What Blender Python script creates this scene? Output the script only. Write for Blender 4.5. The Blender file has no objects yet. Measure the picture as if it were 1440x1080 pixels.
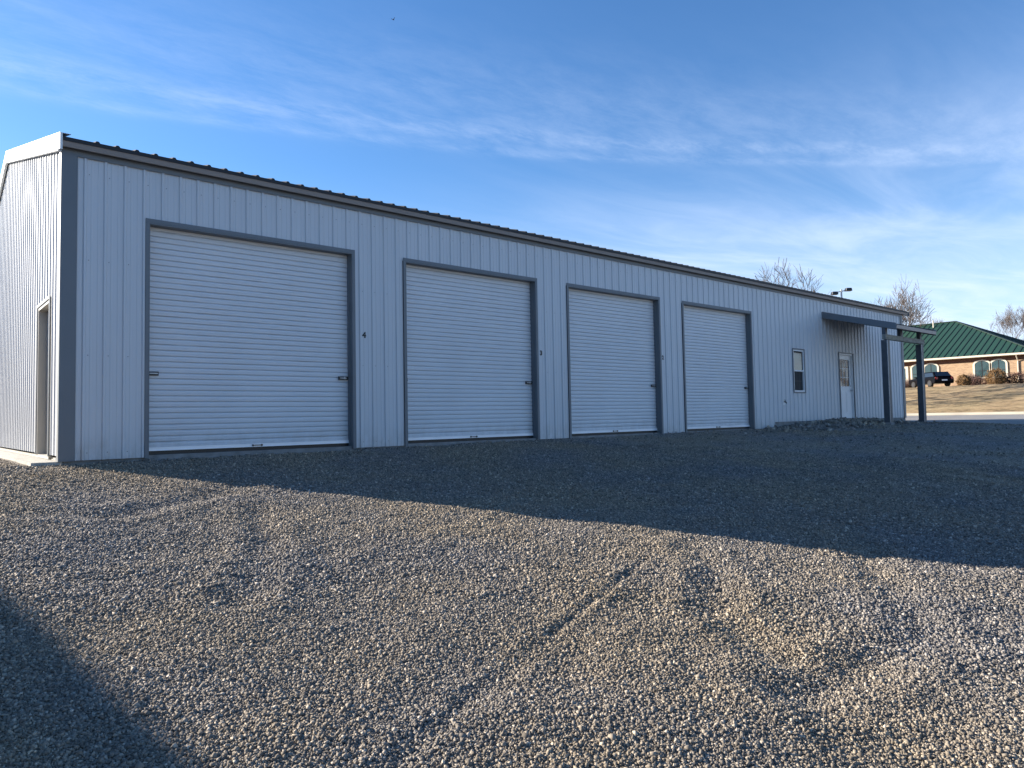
import bpy, bmesh, math, random
import numpy as np
from mathutils import Vector, Matrix
S = bpy.context.scene
C = S.collection
R = math.radians

# ------------------------------------------------------------------ camera
cam_d = bpy.data.cameras.new("camera"); cam = bpy.data.objects.new("camera", cam_d); C.objects.link(cam)
FW = Vector((0.65236951, 0.75644068, 0.04702684)); RT = Vector((0.75771498, -0.6523275, -0.01835323)); UP = Vector((-0.01679377, -0.04760603, 0.998725))
CP = Vector((-1.77413, -10.29726, 0.4046))
M4 = Matrix((RT, UP, -FW)).transposed().to_4x4(); M4.translation = CP
cam.matrix_world = M4
cam_d.sensor_width = 36; cam_d.lens = 1004.85 / 1440 * 36
cam_d.clip_start = 0.1; cam_d.clip_end = 3000
S.camera = cam

# ------------------------------------------------------------------ light
SUN_AZ, SUN_EL = R(-33.0), R(21.0)          # azimuth measured from +y towards +x
sun_dir = Vector((math.sin(SUN_AZ) * math.cos(SUN_EL), math.cos(SUN_AZ) * math.cos(SUN_EL), math.sin(SUN_EL)))
sd = bpy.data.lights.new("sun", 'SUN'); sun = bpy.data.objects.new("sun", sd); C.objects.link(sun)
sd.energy = 5.0; sd.angle = R(0.5); sd.color = (1.0, 0.91, 0.79)
sun.rotation_euler = sun_dir.to_track_quat('Z', 'Y').to_euler()
sun.location = (0, 0, 40)

w = bpy.data.worlds.new("World"); S.world = w; w.use_nodes = True
nt = w.node_tree; N = nt.nodes; L = nt.links
for n in list(N): N.remove(n)
def wn(t, **k):
    n = N.new(t)
    for a, b in k.items(): setattr(n, a, b)
    return n
def wmath(op, a, b=None, c=None, clamp=False):
    n = wn('ShaderNodeMath', operation=op, use_clamp=clamp)
    for i, v in enumerate((a, b, c)):
        if v is None: continue
        if isinstance(v, (int, float)): n.inputs[i].default_value = v
        else: L.new(v, n.inputs[i])
    return n.outputs[0]
sky = wn('ShaderNodeTexSky', sky_type='NISHITA', sun_disc=False, sun_elevation=SUN_EL, sun_rotation=SUN_AZ,
         altitude=300, air_density=1.0, dust_density=0.25, ozone_density=4.4)
tc = wn('ShaderNodeTexCoord'); sp = wn('ShaderNodeSeparateXYZ'); L.new(tc.outputs['Generated'], sp.inputs[0])
zz = wmath('MAXIMUM', sp.outputs[2], 0.02)
u = wmath('DIVIDE', sp.outputs[0], zz); v = wmath('DIVIDE', sp.outputs[1], zz)
cb = wn('ShaderNodeCombineXYZ'); L.new(u, cb.inputs[0]); L.new(v, cb.inputs[1])
def wnoise(scale, detail, rough, loc=(0, 0, 0), rot=0, sc=(1, 1, 1), dist=0):
    mp = wn('ShaderNodeMapping'); L.new(cb.outputs[0], mp.inputs[0])
    mp.inputs['Location'].default_value = loc; mp.inputs['Rotation'].default_value = (0, 0, rot); mp.inputs['Scale'].default_value = sc
    n = wn('ShaderNodeTexNoise'); L.new(mp.outputs[0], n.inputs['Vector'])
    n.inputs['Scale'].default_value = scale; n.inputs['Detail'].default_value = detail; n.inputs['Roughness'].default_value = rough
    n.inputs['Distortion'].default_value = dist
    return n.outputs['Fac']
wob = wnoise(1.3, 3, 0.55)
wob = wmath('MULTIPLY', wmath('SUBTRACT', wob, 0.5), 0.12)
crv = wmath('ADD', wmath('ADD', wmath('MULTIPLY', wmath('MULTIPLY', u, u), -0.111), wmath('MULTIPLY', u, -0.134)), 2.40)
dv = wmath('ADD', wmath('SUBTRACT', v, crv), wob)
def streak(off, width):
    q = wmath('DIVIDE', wmath('SUBTRACT', dv, off), width)
    return wmath('POWER', 2.718, wmath('MULTIPLY', wmath('MULTIPLY', q, q), -1.0))
def ramp(x, a, b):
    m = wn('ShaderNodeMapRange', interpolation_type='SMOOTHSTEP'); L.new(x, m.inputs[0])
    m.inputs[1].default_value = a; m.inputs[2].default_value = b
    return m.outputs[0]
n_str = ramp(wnoise(4.5, 8, 0.72, rot=R(22), sc=(0.8, 1.8, 1), dist=0.2), 0.25, 0.80)
n_big = ramp(wnoise(0.55, 5, 0.58, loc=(3.1, 1.7, 0), rot=R(25), sc=(0.8, 2.4, 1), dist=0.5), 0.36, 0.88)
n_veil = wnoise(0.9, 6, 0.6, loc=(9.0, 4.0, 0), rot=R(18), sc=(0.7, 2.0, 1), dist=0.6)
up_fade = ramp(u, -1.5, 0.4)
s1 = wmath('MULTIPLY', streak(0.0, 0.085), wmath('MULTIPLY', n_str, 0.19))
s2 = wmath('MULTIPLY', streak(0.16, 0.06), wmath('MULTIPLY', n_str, 0.16))
s3 = wmath('MULTIPLY', streak(-0.25, 0.35), wmath('MULTIPLY', n_str, 0.13))
right = ramp(u, 0.9, 3.4)
c1 = wmath('MULTIPLY', wmath('MULTIPLY', n_big, right), 0.12)
c2 = wmath('MULTIPLY', wmath('MULTIPLY', ramp(n_veil, 0.25, 0.85), ramp(u, 1.3, 4.2)), 0.46)
lowv = wmath('MULTIPLY', ramp(sp.outputs[2], 0.34, 0.0), 0.55)
tot = wmath('ADD', wmath('ADD', wmath('ADD', s1, s2), wmath('ADD', s3, c1)), wmath('ADD', c2, lowv), clamp=True)
tot = wmath('MINIMUM', tot, 0.85)
hs = wn('ShaderNodeHueSaturation'); hs.inputs['Saturation'].default_value = 1.12; hs.inputs['Hue'].default_value = 0.502; hs.inputs['Value'].default_value = 1.0
L.new(sky.outputs[0], hs.inputs['Color'])
mx = wn('ShaderNodeMix', data_type='RGBA'); L.new(tot, mx.inputs[0]); L.new(hs.outputs[0], mx.inputs[6])
mx.inputs[7].default_value = (4.3, 4.95, 6.2, 1)
bg = wn('ShaderNodeBackground'); L.new(mx.outputs[2], bg.inputs[0]); bg.inputs[1].default_value = 0.09
wo = wn('ShaderNodeOutputWorld'); L.new(bg.outputs[0], wo.inputs[0])

S.view_settings.view_transform = 'Standard'; S.view_settings.look = 'None'
S.view_settings.exposure = 1.3; S.view_settings.gamma = 1.0; S.view_settings.use_curve_mapping = False
S.render.engine = 'CYCLES'
S.render.resolution_x = 1024; S.render.resolution_y = 768

# ------------------------------------------------------------------ materials
def mat(name, col, rough=0.6, metal=0.0, spec=0.5, var=0.0, vscale=3.0, bump=0.0, bscale=40.0, stretch=(1, 1, 1)):
    m = bpy.data.materials.new(name); m.use_nodes = True
    t = m.node_tree; b = t.nodes['Principled BSDF']
    b.inputs['Base Color'].default_value = (*col, 1); b.inputs['Roughness'].default_value = rough
    b.inputs['Metallic'].default_value = metal; b.inputs['Specular IOR Level'].default_value = spec
    tcn = t.nodes.new('ShaderNodeTexCoord'); mp = t.nodes.new('ShaderNodeMapping'); mp.inputs['Scale'].default_value = stretch
    t.links.new(tcn.outputs['Object'], mp.inputs[0])
    if var > 0:
        n = t.nodes.new('ShaderNodeTexNoise'); n.inputs['Scale'].default_value = vscale; n.inputs['Detail'].default_value = 5
        t.links.new(mp.outputs[0], n.inputs['Vector'])
        r = t.nodes.new('ShaderNodeValToRGB'); t.links.new(n.outputs['Fac'], r.inputs[0])
        r.color_ramp.elements[0].position = 0.3; r.color_ramp.elements[1].position = 0.7
        r.color_ramp.elements[0].color = (*[c * (1 - var) for c in col], 1)
        r.color_ramp.elements[1].color = (*[min(1, c * (1 + var)) for c in col], 1)
        t.links.new(r.outputs[0], b.inputs['Base Color'])
    if bump > 0:
        n = t.nodes.new('ShaderNodeTexNoise'); n.inputs['Scale'].default_value = bscale; n.inputs['Detail'].default_value = 4
        t.links.new(mp.outputs[0], n.inputs['Vector'])
        bp = t.nodes.new('ShaderNodeBump'); bp.inputs['Distance'].default_value = bump; bp.inputs['Strength'].default_value = 1.0
        t.links.new(n.outputs['Fac'], bp.inputs['Height']); t.links.new(bp.outputs[0], b.inputs['Normal'])
    return m

MW = mat('white_steel_paint', (0.60, 0.615, 0.63), 0.38, var=0.035, vscale=1.2, bump=0.002, bscale=2.0, stretch=(1, 1, 0.25))
def dust(m, top=0.42, col=(0.30, 0.27, 0.22), amt=0.5):
    t = m.node_tree; b = t.nodes['Principled BSDF']; n_ = t.nodes.new; lk = t.links.new
    src = b.inputs['Base Color'].links[0].from_socket
    tcn = n_('ShaderNodeTexCoord'); sx = n_('ShaderNodeSeparateXYZ'); lk(tcn.outputs['Object'], sx.inputs[0])
    mr = n_('ShaderNodeMapRange'); lk(sx.outputs[2], mr.inputs[0]); mr.inputs[1].default_value = top; mr.inputs[2].default_value = -0.05; mr.interpolation_type = 'SMOOTHERSTEP'
    mp = n_('ShaderNodeMapping'); mp.inputs['Scale'].default_value = (1, 1, 0.45); lk(tcn.outputs['Object'], mp.inputs[0])
    no = n_('ShaderNodeTexNoise'); no.inputs['Scale'].default_value = 7; no.inputs['Detail'].default_value = 8; no.inputs['Roughness'].default_value = 0.7; lk(mp.outputs[0], no.inputs['Vector'])
    m2 = n_('ShaderNodeMapRange'); lk(no.outputs['Fac'], m2.inputs[0]); m2.inputs[1].default_value = 0.38; m2.inputs[2].default_value = 0.72
    mu = n_('ShaderNodeMath'); mu.operation = 'MULTIPLY'; lk(mr.outputs[0], mu.inputs[0]); lk(m2.outputs[0], mu.inputs[1])
    mv = n_('ShaderNodeMath'); mv.operation = 'MULTIPLY'; lk(mu.outputs[0], mv.inputs[0]); mv.inputs[1].default_value = amt
    mix = n_('ShaderNodeMix'); mix.data_type = 'RGBA'; lk(mv.outputs[0], mix.inputs[0]); lk(src, mix.inputs[6]); mix.inputs[7].default_value = (*col, 1)
    lk(mix.outputs[2], b.inputs['Base Color'])
dust(MW)
MWG = mat('white_steel_paint_side', (0.60, 0.615, 0.63), 0.55, var=0.03, vscale=1.0)
MD = mat('roll_curtain_paint', (0.69, 0.70, 0.715), 0.36, var=0.03, vscale=1.5, bump=0.0016, bscale=1.6, stretch=(0.8, 1, 0.6))
dust(MD, 0.5, amt=0.4)
MT = mat('grey_trim_paint', (0.15, 0.165, 0.178), 0.45, var=0.05, vscale=2.0)
MF = mat('pewter_eave_trim', (0.27, 0.25, 0.24), 0.4, var=0.05, vscale=2)
MR = mat('charcoal_roof_paint', (0.014, 0.014, 0.016), 0.6, var=0.1)
MWT = mat('white_trim_paint', (0.78, 0.78, 0.76), 0.45, var=0.02)
MCON = mat('concrete', (0.42, 0.40, 0.35), 0.9, var=0.18, vscale=9, bump=0.004, bscale=60)
MCOND = mat('cast_foundation', (0.24, 0.235, 0.225), 0.92, var=0.25, vscale=6, bump=0.004, bscale=50)
MBLK = mat('black_plastic', (0.012, 0.012, 0.014), 0.4)
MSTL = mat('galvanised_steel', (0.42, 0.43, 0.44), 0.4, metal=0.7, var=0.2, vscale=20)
MALU = mat('aluminium_bar', (0.78, 0.80, 0.82), 0.35, metal=0.2, var=0.05)
MSCR = mat('screw_heads', (0.10, 0.11, 0.12), 0.5)
MVIN = mat('white_vinyl', (0.78, 0.78, 0.78), 0.4, var=0.02)
MBEI = mat('beige_door_paint', (0.42, 0.40, 0.36), 0.5, var=0.03)
MPOST = mat('grey_column_paint', (0.075, 0.082, 0.09), 0.5, var=0.15, vscale=6)
MWOOD = mat('weathered_beam', (0.26, 0.25, 0.21), 0.8, var=0.35, vscale=14, stretch=(0.3, 1, 1))
def glass_mat(name, col, rough=0.03):
    m = bpy.data.materials.new(name); m.use_nodes = True
    b = m.node_tree.nodes['Principled BSDF']
    b.inputs['Base Color'].default_value = (*col, 1); b.inputs['Roughness'].default_value = rough
    b.inputs['Specular IOR Level'].default_value = 0.9; b.inputs['IOR'].default_value = 1.6
    return m
MGL = glass_mat('dark_window_glass', (0.012, 0.014, 0.016))
MGL2 = glass_mat('blue_window_glass', (0.018, 0.045, 0.048), 0.05)
MBARK = mat('bare_bark', (0.10, 0.085, 0.075), 0.9, var=0.2, vscale=3)
MBARKR = mat('grey_brown_twigs', (0.15, 0.122, 0.108), 0.9, var=0.2, vscale=3)

# ------------------------------------------------------------------ object helpers
def link(name, me, m=None, parent=None, mats=None):
    o = bpy.data.objects.new(name, me); C.objects.link(o)
    if mats:
        for x in mats: me.materials.append(x)
    elif m: me.materials.append(m)
    if parent: o.parent = parent
    return o
def tag(o, label=None, cat=None, group=None, kind=None):
    if label: o['label'] = label
    if cat: o['category'] = cat
    if group: o['group'] = group
    if kind: o['kind'] = kind
    return o
def empty(name, loc, rz=0, **k):
    o = bpy.data.objects.new(name, None); C.objects.link(o); o.location = loc; o.rotation_euler = (0, 0, rz)
    o.empty_display_size = 0.3
    return tag(o, **k)
class MB:
    """collects boxes, tubes and quads, then links them as ONE mesh"""
    def __init__(s): s.v = []; s.f = []; s.mi = []; s.smooth = False
    def add(s, vs, fs, mi=0):
        k = len(s.v); s.v += [tuple(x) for x in vs]; s.f += [tuple(i + k for i in f) for f in fs]; s.mi += [mi] * len(fs)
    def box(s, x0, x1, y0, y1, z0, z1, mi=0):
        s.add([(x0, y0, z0), (x1, y0, z0), (x1, y1, z0), (x0, y1, z0), (x0, y0, z1), (x1, y0, z1), (x1, y1, z1), (x0, y1, z1)],
              [(0, 3, 2, 1), (4, 5, 6, 7), (0, 1, 5, 4), (1, 2, 6, 5), (2, 3, 7, 6), (3, 0, 4, 7)], mi)
    def hexa(s, p, mi=0):   # 8 points, bottom ring then top ring
        s.add(p, [(0, 3, 2, 1), (4, 5, 6, 7), (0, 1, 5, 4), (1, 2, 6, 5), (2, 3, 7, 6), (3, 0, 4, 7)], mi)
    def quad(s, a, b, c, d, mi=0): s.add([a, b, c, d], [(0, 1, 2, 3)], mi)
    def tube(s, pts, rad, n=8, mi=0, cap=True):
        pts = [Vector(p) for p in pts]; rings = []
        for i, p in enumerate(pts):
            d = (pts[min(i + 1, len(pts) - 1)] - pts[max(i - 1, 0)]).normalized()
            a = d.cross(Vector((0, 0, 1)))
            if a.length < 0.05: a = d.cross(Vector((1, 0, 0)))
            a.normalize(); b = d.cross(a); r = rad[i] if isinstance(rad, (list, tuple)) else rad
            rings.append([p + (a * math.cos(2 * math.pi * k / n) + b * math.sin(2 * math.pi * k / n)) * r for k in range(n)])
        vs = [q for ring in rings for q in ring]; fs = []
        for i in range(len(pts) - 1):
            for k in range(n):
                a = i * n + k; b = i * n + (k + 1) % n
                fs.append((a, b, b + n, a + n))
        if cap: fs += [tuple(range(n))[::-1], tuple(range((len(pts) - 1) * n, len(pts) * n))]
        s.add(vs, fs, mi)
    def extrude_profile(s, prof, x0, x1, mi=0):   # closed profile in (y,z), extruded along x
        n = len(prof)
        vs = [(x0, y, z) for y, z in prof] + [(x1, y, z) for y, z in prof]
        fs = [(i, (i + 1) % n, (i + 1) % n + n, i + n) for i in range(n)] + [tuple(range(n))[::-1], tuple(range(n, 2 * n))]
        s.add(vs, fs, mi)
    def build(s, name, m=None, parent=None, mats=None, bevel=0, smooth=False):
        me = bpy.data.meshes.new(name); me.from_pydata(s.v, [], s.f); me.validate()
        if len(s.mi) == len(me.polygons): me.polygons.foreach_set('material_index', s.mi)
        bm = bmesh.new(); bm.from_mesh(me)
        if not getattr(s, 'keep_normals', False): bmesh.ops.recalc_face_normals(bm, faces=bm.faces)
        bm.to_mesh(me); bm.free()
        if smooth: me.polygons.foreach_set('use_smooth', [True] * len(me.polygons))
        o = link(name, me, m, parent, mats)
        if bevel:
            md = o.modifiers.new('bevel', 'BEVEL'); md.width = bevel; md.segments = 2; md.limit_method = 'ANGLE'
        return o

# ------------------------------------------------------------------ terrain height
rng = np.random.default_rng(7)
def vnoise(x, y, sc, seed):
    """smooth value noise, numpy"""
    r = np.random.default_rng(seed).random((128, 128))
    x = x / sc + 500; y = y / sc + 500
    xi = np.floor(x).astype(int); yi = np.floor(y).astype(int); fx = x - xi; fy = y - yi
    fx = fx * fx * (3 - 2 * fx); fy = fy * fy * (3 - 2 * fy)
    a = r[xi % 128, yi % 128]; b = r[(xi + 1) % 128, yi % 128]; c = r[xi % 128, (yi + 1) % 128]; d = r[(xi + 1) % 128, (yi + 1) % 128]
    return (a * (1 - fx) + b * fx) * (1 - fy) + (c * (1 - fx) + d * fx) * fy - 0.5
def seg_dist(x, y, pts):
    best = np.full(np.shape(x), 1e9)
    for (ax, ay), (bx, by) in zip(pts[:-1], pts[1:]):
        t = np.clip(((x - ax) * (bx - ax) + (y - ay) * (by - ay)) / ((bx - ax) ** 2 + (by - ay) ** 2), 0, 1)
        best = np.minimum(best, np.hypot(x - ax - t * (bx - ax), y - ay - t * (by - ay)))
    return best
RUTS = [([(2.81, -6.60), (1.07, -7.3)], 0.032, 0.008),
        ([(-0.3, -7.92), (0.3, -7.66), (1.07, -7.3)], 0.05, 0.005),
        ([(3.3, -6.3), (4.6, -5.6), (6.5, -4.9)], 0.10, 0.006), ([(-0.9, -5.0), (0.4, -5.3), (2.0, -4.9), (4.2, -4.0)], 0.10, 0.007),
        ([(0.3, -7.6), (-0.1, -7.78), (-0.29, -7.87), (-0.5, -8.1)], 0.05, 0.005),
        ([(3.5, -6.5), (3.0, -7.1), (2.23, -7.6), (1.9, -8.2)], 0.12, 0.016),
        ([(-1.2, -2.5), (-0.3, -3.1), (0.4, -2.7), (1.1, -2.3)], 0.18, 0.028),
        ([(0.9, -3.4), (0.5, -4.6), (0.1, -5.5), (-0.2, -5.9)], 0.12, 0.020),
        ([(5.5, -7.0), (4.2, -7.8), (3.0, -8.6), (1.6, -8.5)], 0.14, 0.018),
        ([(24, -5.2), (18, -4.6), (13, -3.6), (8, -3.2)], 0.18, 0.02),
        ([(24, -3.4), (18, -3.0), (13, -2.2), (7, -1.9)], 0.18, 0.02)]
def asph_edge(y):   # x of the asphalt edge for a given y
    return np.interp(y, [-60, -14, -8, -4.4, -3.0, -1.2, 0.0, 12, 60], [10, 14.5, 17.8, 21.7, 23.8, 26.3, 26.9, 27.0, 27.0])
XL_ = -0.24
def gh(x, y):
    x = np.asarray(x, float); y = np.asarray(y, float)
    yy = np.maximum(0, -y)
    s = np.interp(x, [5, 14, 20], [.105, .062, .012])
    z = np.interp(x, [-6, 0, 9, 14, 17, 20, 26], [-.09, -.068, -.042, -.03, .0, .06, .03]) - s * np.minimum(yy, 12) - s * 0.3 * np.clip(yy - 12, 0, 20)
    z = z - 0.02 * np.clip(y - 14, 0, 40)
    damp = np.clip(0.25 + yy / 2.0, 0, 1)
    z = z + damp * (0.060 * vnoise(x, y, 1.9, 1) + 0.034 * vnoise(x, y, 0.75, 2) + 0.018 * vnoise(x, y, 0.33, 3) + 0.010 * vnoise(x, y, 0.14, 4))
    for pts, wd, dp in RUTS:
        d = seg_dist(x, y, pts)
        z = z - dp * np.exp(-(d / wd) ** 2) + dp * 0.55 * np.exp(-((d - wd * 2.0) / (wd * 0.8)) ** 2)
    # low heap of coarse stone along the office front
    q = np.exp(-((x - 19.2) / 1.7) ** 4 - ((y + 0.9) / 0.75) ** 2)
    z = z + q * (0.10 + 0.10 * vnoise(x, y, 0.3, 9))
    e = asph_edge(y)
    t = np.clip((x - e) / 0.5, 0, 1)
    ar = np.clip((x - e + 3) / 3, 0, 1)
    z = z * (1 - ar) + (-0.045 + 0.02 * vnoise(x, y, 0.6, 5)) * ar
    z = z * (1 - t) + (-0.30) * t
    z = z + np.exp(-(y / 0.16) ** 2) * (x > XL_ - 0.2) * np.clip(0.035 * (vnoise(x, y, 0.5, 31) + 0.15) + 0.03 * vnoise(x, y, 0.12, 32), -0.01, 0.05)
    return z
def grid_mesh(name, xs, ys, hf, smooth=True):
    X, Y = np.meshgrid(xs, ys, indexing='ij'); Z = hf(X, Y)
    nx, ny = X.shape
    co = np.stack([X, Y, Z], -1).reshape(-1, 3).astype(np.float32)
    i = np.arange(nx - 1)[:, None] * ny + np.arange(ny - 1)[None, :]
    q = np.stack([i, i + ny, i + ny + 1, i + 1], -1).reshape(-1, 4)
    me = bpy.data.meshes.new(name)
    me.vertices.add(len(co)); me.vertices.foreach_set('co', co.ravel())
    me.loops.add(q.size); me.loops.foreach_set('vertex_index', q.ravel().astype(np.int32))
    me.polygons.add(len(q)); me.polygons.foreach_set('loop_start', (np.arange(len(q)) * 4).astype(np.int32))
    me.polygons.foreach_set('loop_total', np.full(len(q), 4, np.int32))
    me.polygons.foreach_set('use_smooth', np.full(len(q), smooth))
    me.update(calc_edges=True)
    return me
def graded(c, fine, span, far, growth=1.13):
    out = [c]; d = fine; x = c
    while x < far:
        if x - c > span: d *= growth
        x += d; out.append(x)
    return out
def axis(c, fine, span, lo, hi):
    a = graded(c, fine, span, hi); b = [2 * c - t for t in graded(c, fine, span, 2 * c - lo)]
    return np.array(sorted(set(b + a)))

# ------------------------------------------------------------------ gravel shader
def gravel_material(name, bumps=True):
    m = bpy.data.materials.new(name); m.use_nodes = True
    t = m.node_tree; b = t.nodes['Principled BSDF']; n_ = t.nodes.new; lk = t.links.new
    b.inputs['Roughness'].default_value = 0.95; b.inputs['Specular IOR Level'].default_value = 0.2
    tcn = n_('ShaderNodeTexCoord')
    def vor(sc, feat='F1'):
        v_ = n_('ShaderNodeTexVoronoi'); v_.feature = feat; v_.inputs['Scale'].default_value = sc
        v_.inputs['Randomness'].default_value = 1.0; lk(tcn.outputs['Object'], v_.inputs['Vector']); return v_
    def noise(sc, d=4, r=0.55):
        v_ = n_('ShaderNodeTexNoise'); v_.inputs['Scale'].default_value = sc; v_.inputs['Detail'].default_value = d
        v_.inputs['Roughness'].default_value = r; lk(tcn.outputs['Object'], v_.inputs['Vector']); return v_
    def ram(x, cols):
        r = n_('ShaderNodeValToRGB'); lk(x, r.inputs[0]); e = r.color_ramp.elements
        while len(e) < len(cols): e.new(0.5)
        for i, (p, c) in enumerate(cols): e[i].position = p; e[i].color = (*c, 1)
        return r.outputs[0]
    v1 = vor(66); v2 = vor(40)
    sep = n_('ShaderNodeSeparateColor'); lk(v1.outputs['Color'], sep.inputs[0])
    base = ram(sep.outputs[0], STONE_RAMP)
    # broad patches of greyer and browner stone
    big = noise(0.55, 3); tint = ram(big.outputs['Fac'], [(0.35, (0.90, 0.90, 0.92)), (0.62, (1.10, 1.0, 0.84))])
    mul = n_('ShaderNodeMix'); mul.data_type = 'RGBA'; mul.blend_type = 'MULTIPLY'; mul.inputs[0].default_value = 1
    lk(base, mul.inputs[6]); lk(tint, mul.inputs[7])
    fines = noise(1.7, 5, 0.65); fr = ram(fines.outputs['Fac'], [(0.52, (0, 0, 0)), (0.72, (1, 1, 1))])
    mf = n_('ShaderNodeMix'); mf.data_type = 'RGBA'; lk(mul.outputs[2], mf.inputs[6]); mf.inputs[7].default_value = (0.20, 0.165, 0.125, 1)
    fm = n_('ShaderNodeMath'); fm.operation = 'MULTIPLY'; lk(fr, fm.inputs[0]); fm.inputs[1].default_value = 0.45; lk(fm.outputs[0], mf.inputs[0])
    lk(mf.outputs[2], b.inputs['Base Color'])
    # stones stand up out of the ground: distance to the cell centre as height
    h1 = n_('ShaderNodeMath'); h1.operation = 'MULTIPLY'; lk(v1.outputs['Distance'], h1.inputs[0]); h1.inputs[1].default_value = -0.020
    h2 = n_('ShaderNodeMath'); h2.operation = 'MULTIPLY'; lk(v2.outputs['Distance'], h2.inputs[0]); h2.inputs[1].default_value = -0.024
    rs = n_('ShaderNodeMath'); rs.operation = 'MULTIPLY_ADD'; lk(sep.outputs[1], rs.inputs[0]); rs.inputs[1].default_value = 0.012; lk(h1.outputs[0], rs.inputs[2])
    hs_ = n_('ShaderNodeMath'); hs_.operation = 'ADD'; lk(rs.outputs[0], hs_.inputs[0]); lk(h2.outputs[0], hs_.inputs[1])
    bp = n_('ShaderNodeBump'); bp.inputs['Strength'].default_value = 1.0; bp.inputs['Distance'].default_value = 1.0
    lk(hs_.outputs[0], bp.inputs['Height']); lk(bp.outputs[0], b.inputs['Normal'])
    return m
STONE_RAMP = [(0.0, (0.12, 0.112, 0.103)), (0.35, (0.225, 0.207, 0.184)), (0.7, (0.34, 0.31, 0.27)), (1.0, (0.66, 0.60, 0.52))]
MGR = gravel_material('gravel_bed')
def stone_material():
    m = bpy.data.materials.new('crushed_stone'); m.use_nodes = True
    t = m.node_tree; b = t.nodes['Principled BSDF']; n_ = t.nodes.new; lk = t.links.new
    b.inputs['Roughness'].default_value = 0.9; b.inputs['Specular IOR Level'].default_value = 0.25
    at = n_('ShaderNodeAttribute'); at.attribute_name = 'tone'; at.attribute_type = 'GEOMETRY'
    r = n_('ShaderNodeValToRGB'); lk(at.outputs['Fac'], r.inputs[0]); e = r.color_ramp.elements
    while len(e) < len(STONE_RAMP): e.new(0.5)
    for i, (p, c) in enumerate(STONE_RAMP): e[i].position = p; e[i].color = (*c, 1)
    tcn = n_('ShaderNodeTexCoord')
    big = n_('ShaderNodeTexNoise'); big.inputs['Scale'].default_value = 0.55; big.inputs['Detail'].default_value = 3; lk(tcn.outputs['Object'], big.inputs['Vector'])
    r2 = n_('ShaderNodeValToRGB'); lk(big.outputs['Fac'], r2.inputs[0])
    r2.color_ramp.elements[0].position = 0.35; r2.color_ramp.elements[0].color = (0.90, 0.90, 0.92, 1)
    r2.color_ramp.elements[1].position = 0.62; r2.color_ramp.elements[1].color = (1.10, 1.0, 0.84, 1)
    mul = n_('ShaderNodeMix'); mul.data_type = 'RGBA'; mul.blend_type = 'MULTIPLY'; mul.inputs[0].default_value = 1
    lk(r.outputs[0], mul.inputs[6]); lk(r2.outputs[0], mul.inputs[7]); lk(mul.outputs[2], b.inputs['Base Color'])
    return m
MST = stone_material()

# ------------------------------------------------------------------ ground, road, lawn
gx = axis(1.0, 0.045, 5.0, -260, 420); gy = axis(-6.5, 0.045, 3.6, -260, 420)
g = link('gravel_ground', grid_mesh('gravel_ground', gx, gy, lambda X, Y: np.where((X > -0.40) & (X < 25.7) & (Y > 0.3) & (Y < 11.3), -0.3, gh(X, Y))), MGR)
tag(g, kind='structure')

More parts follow.
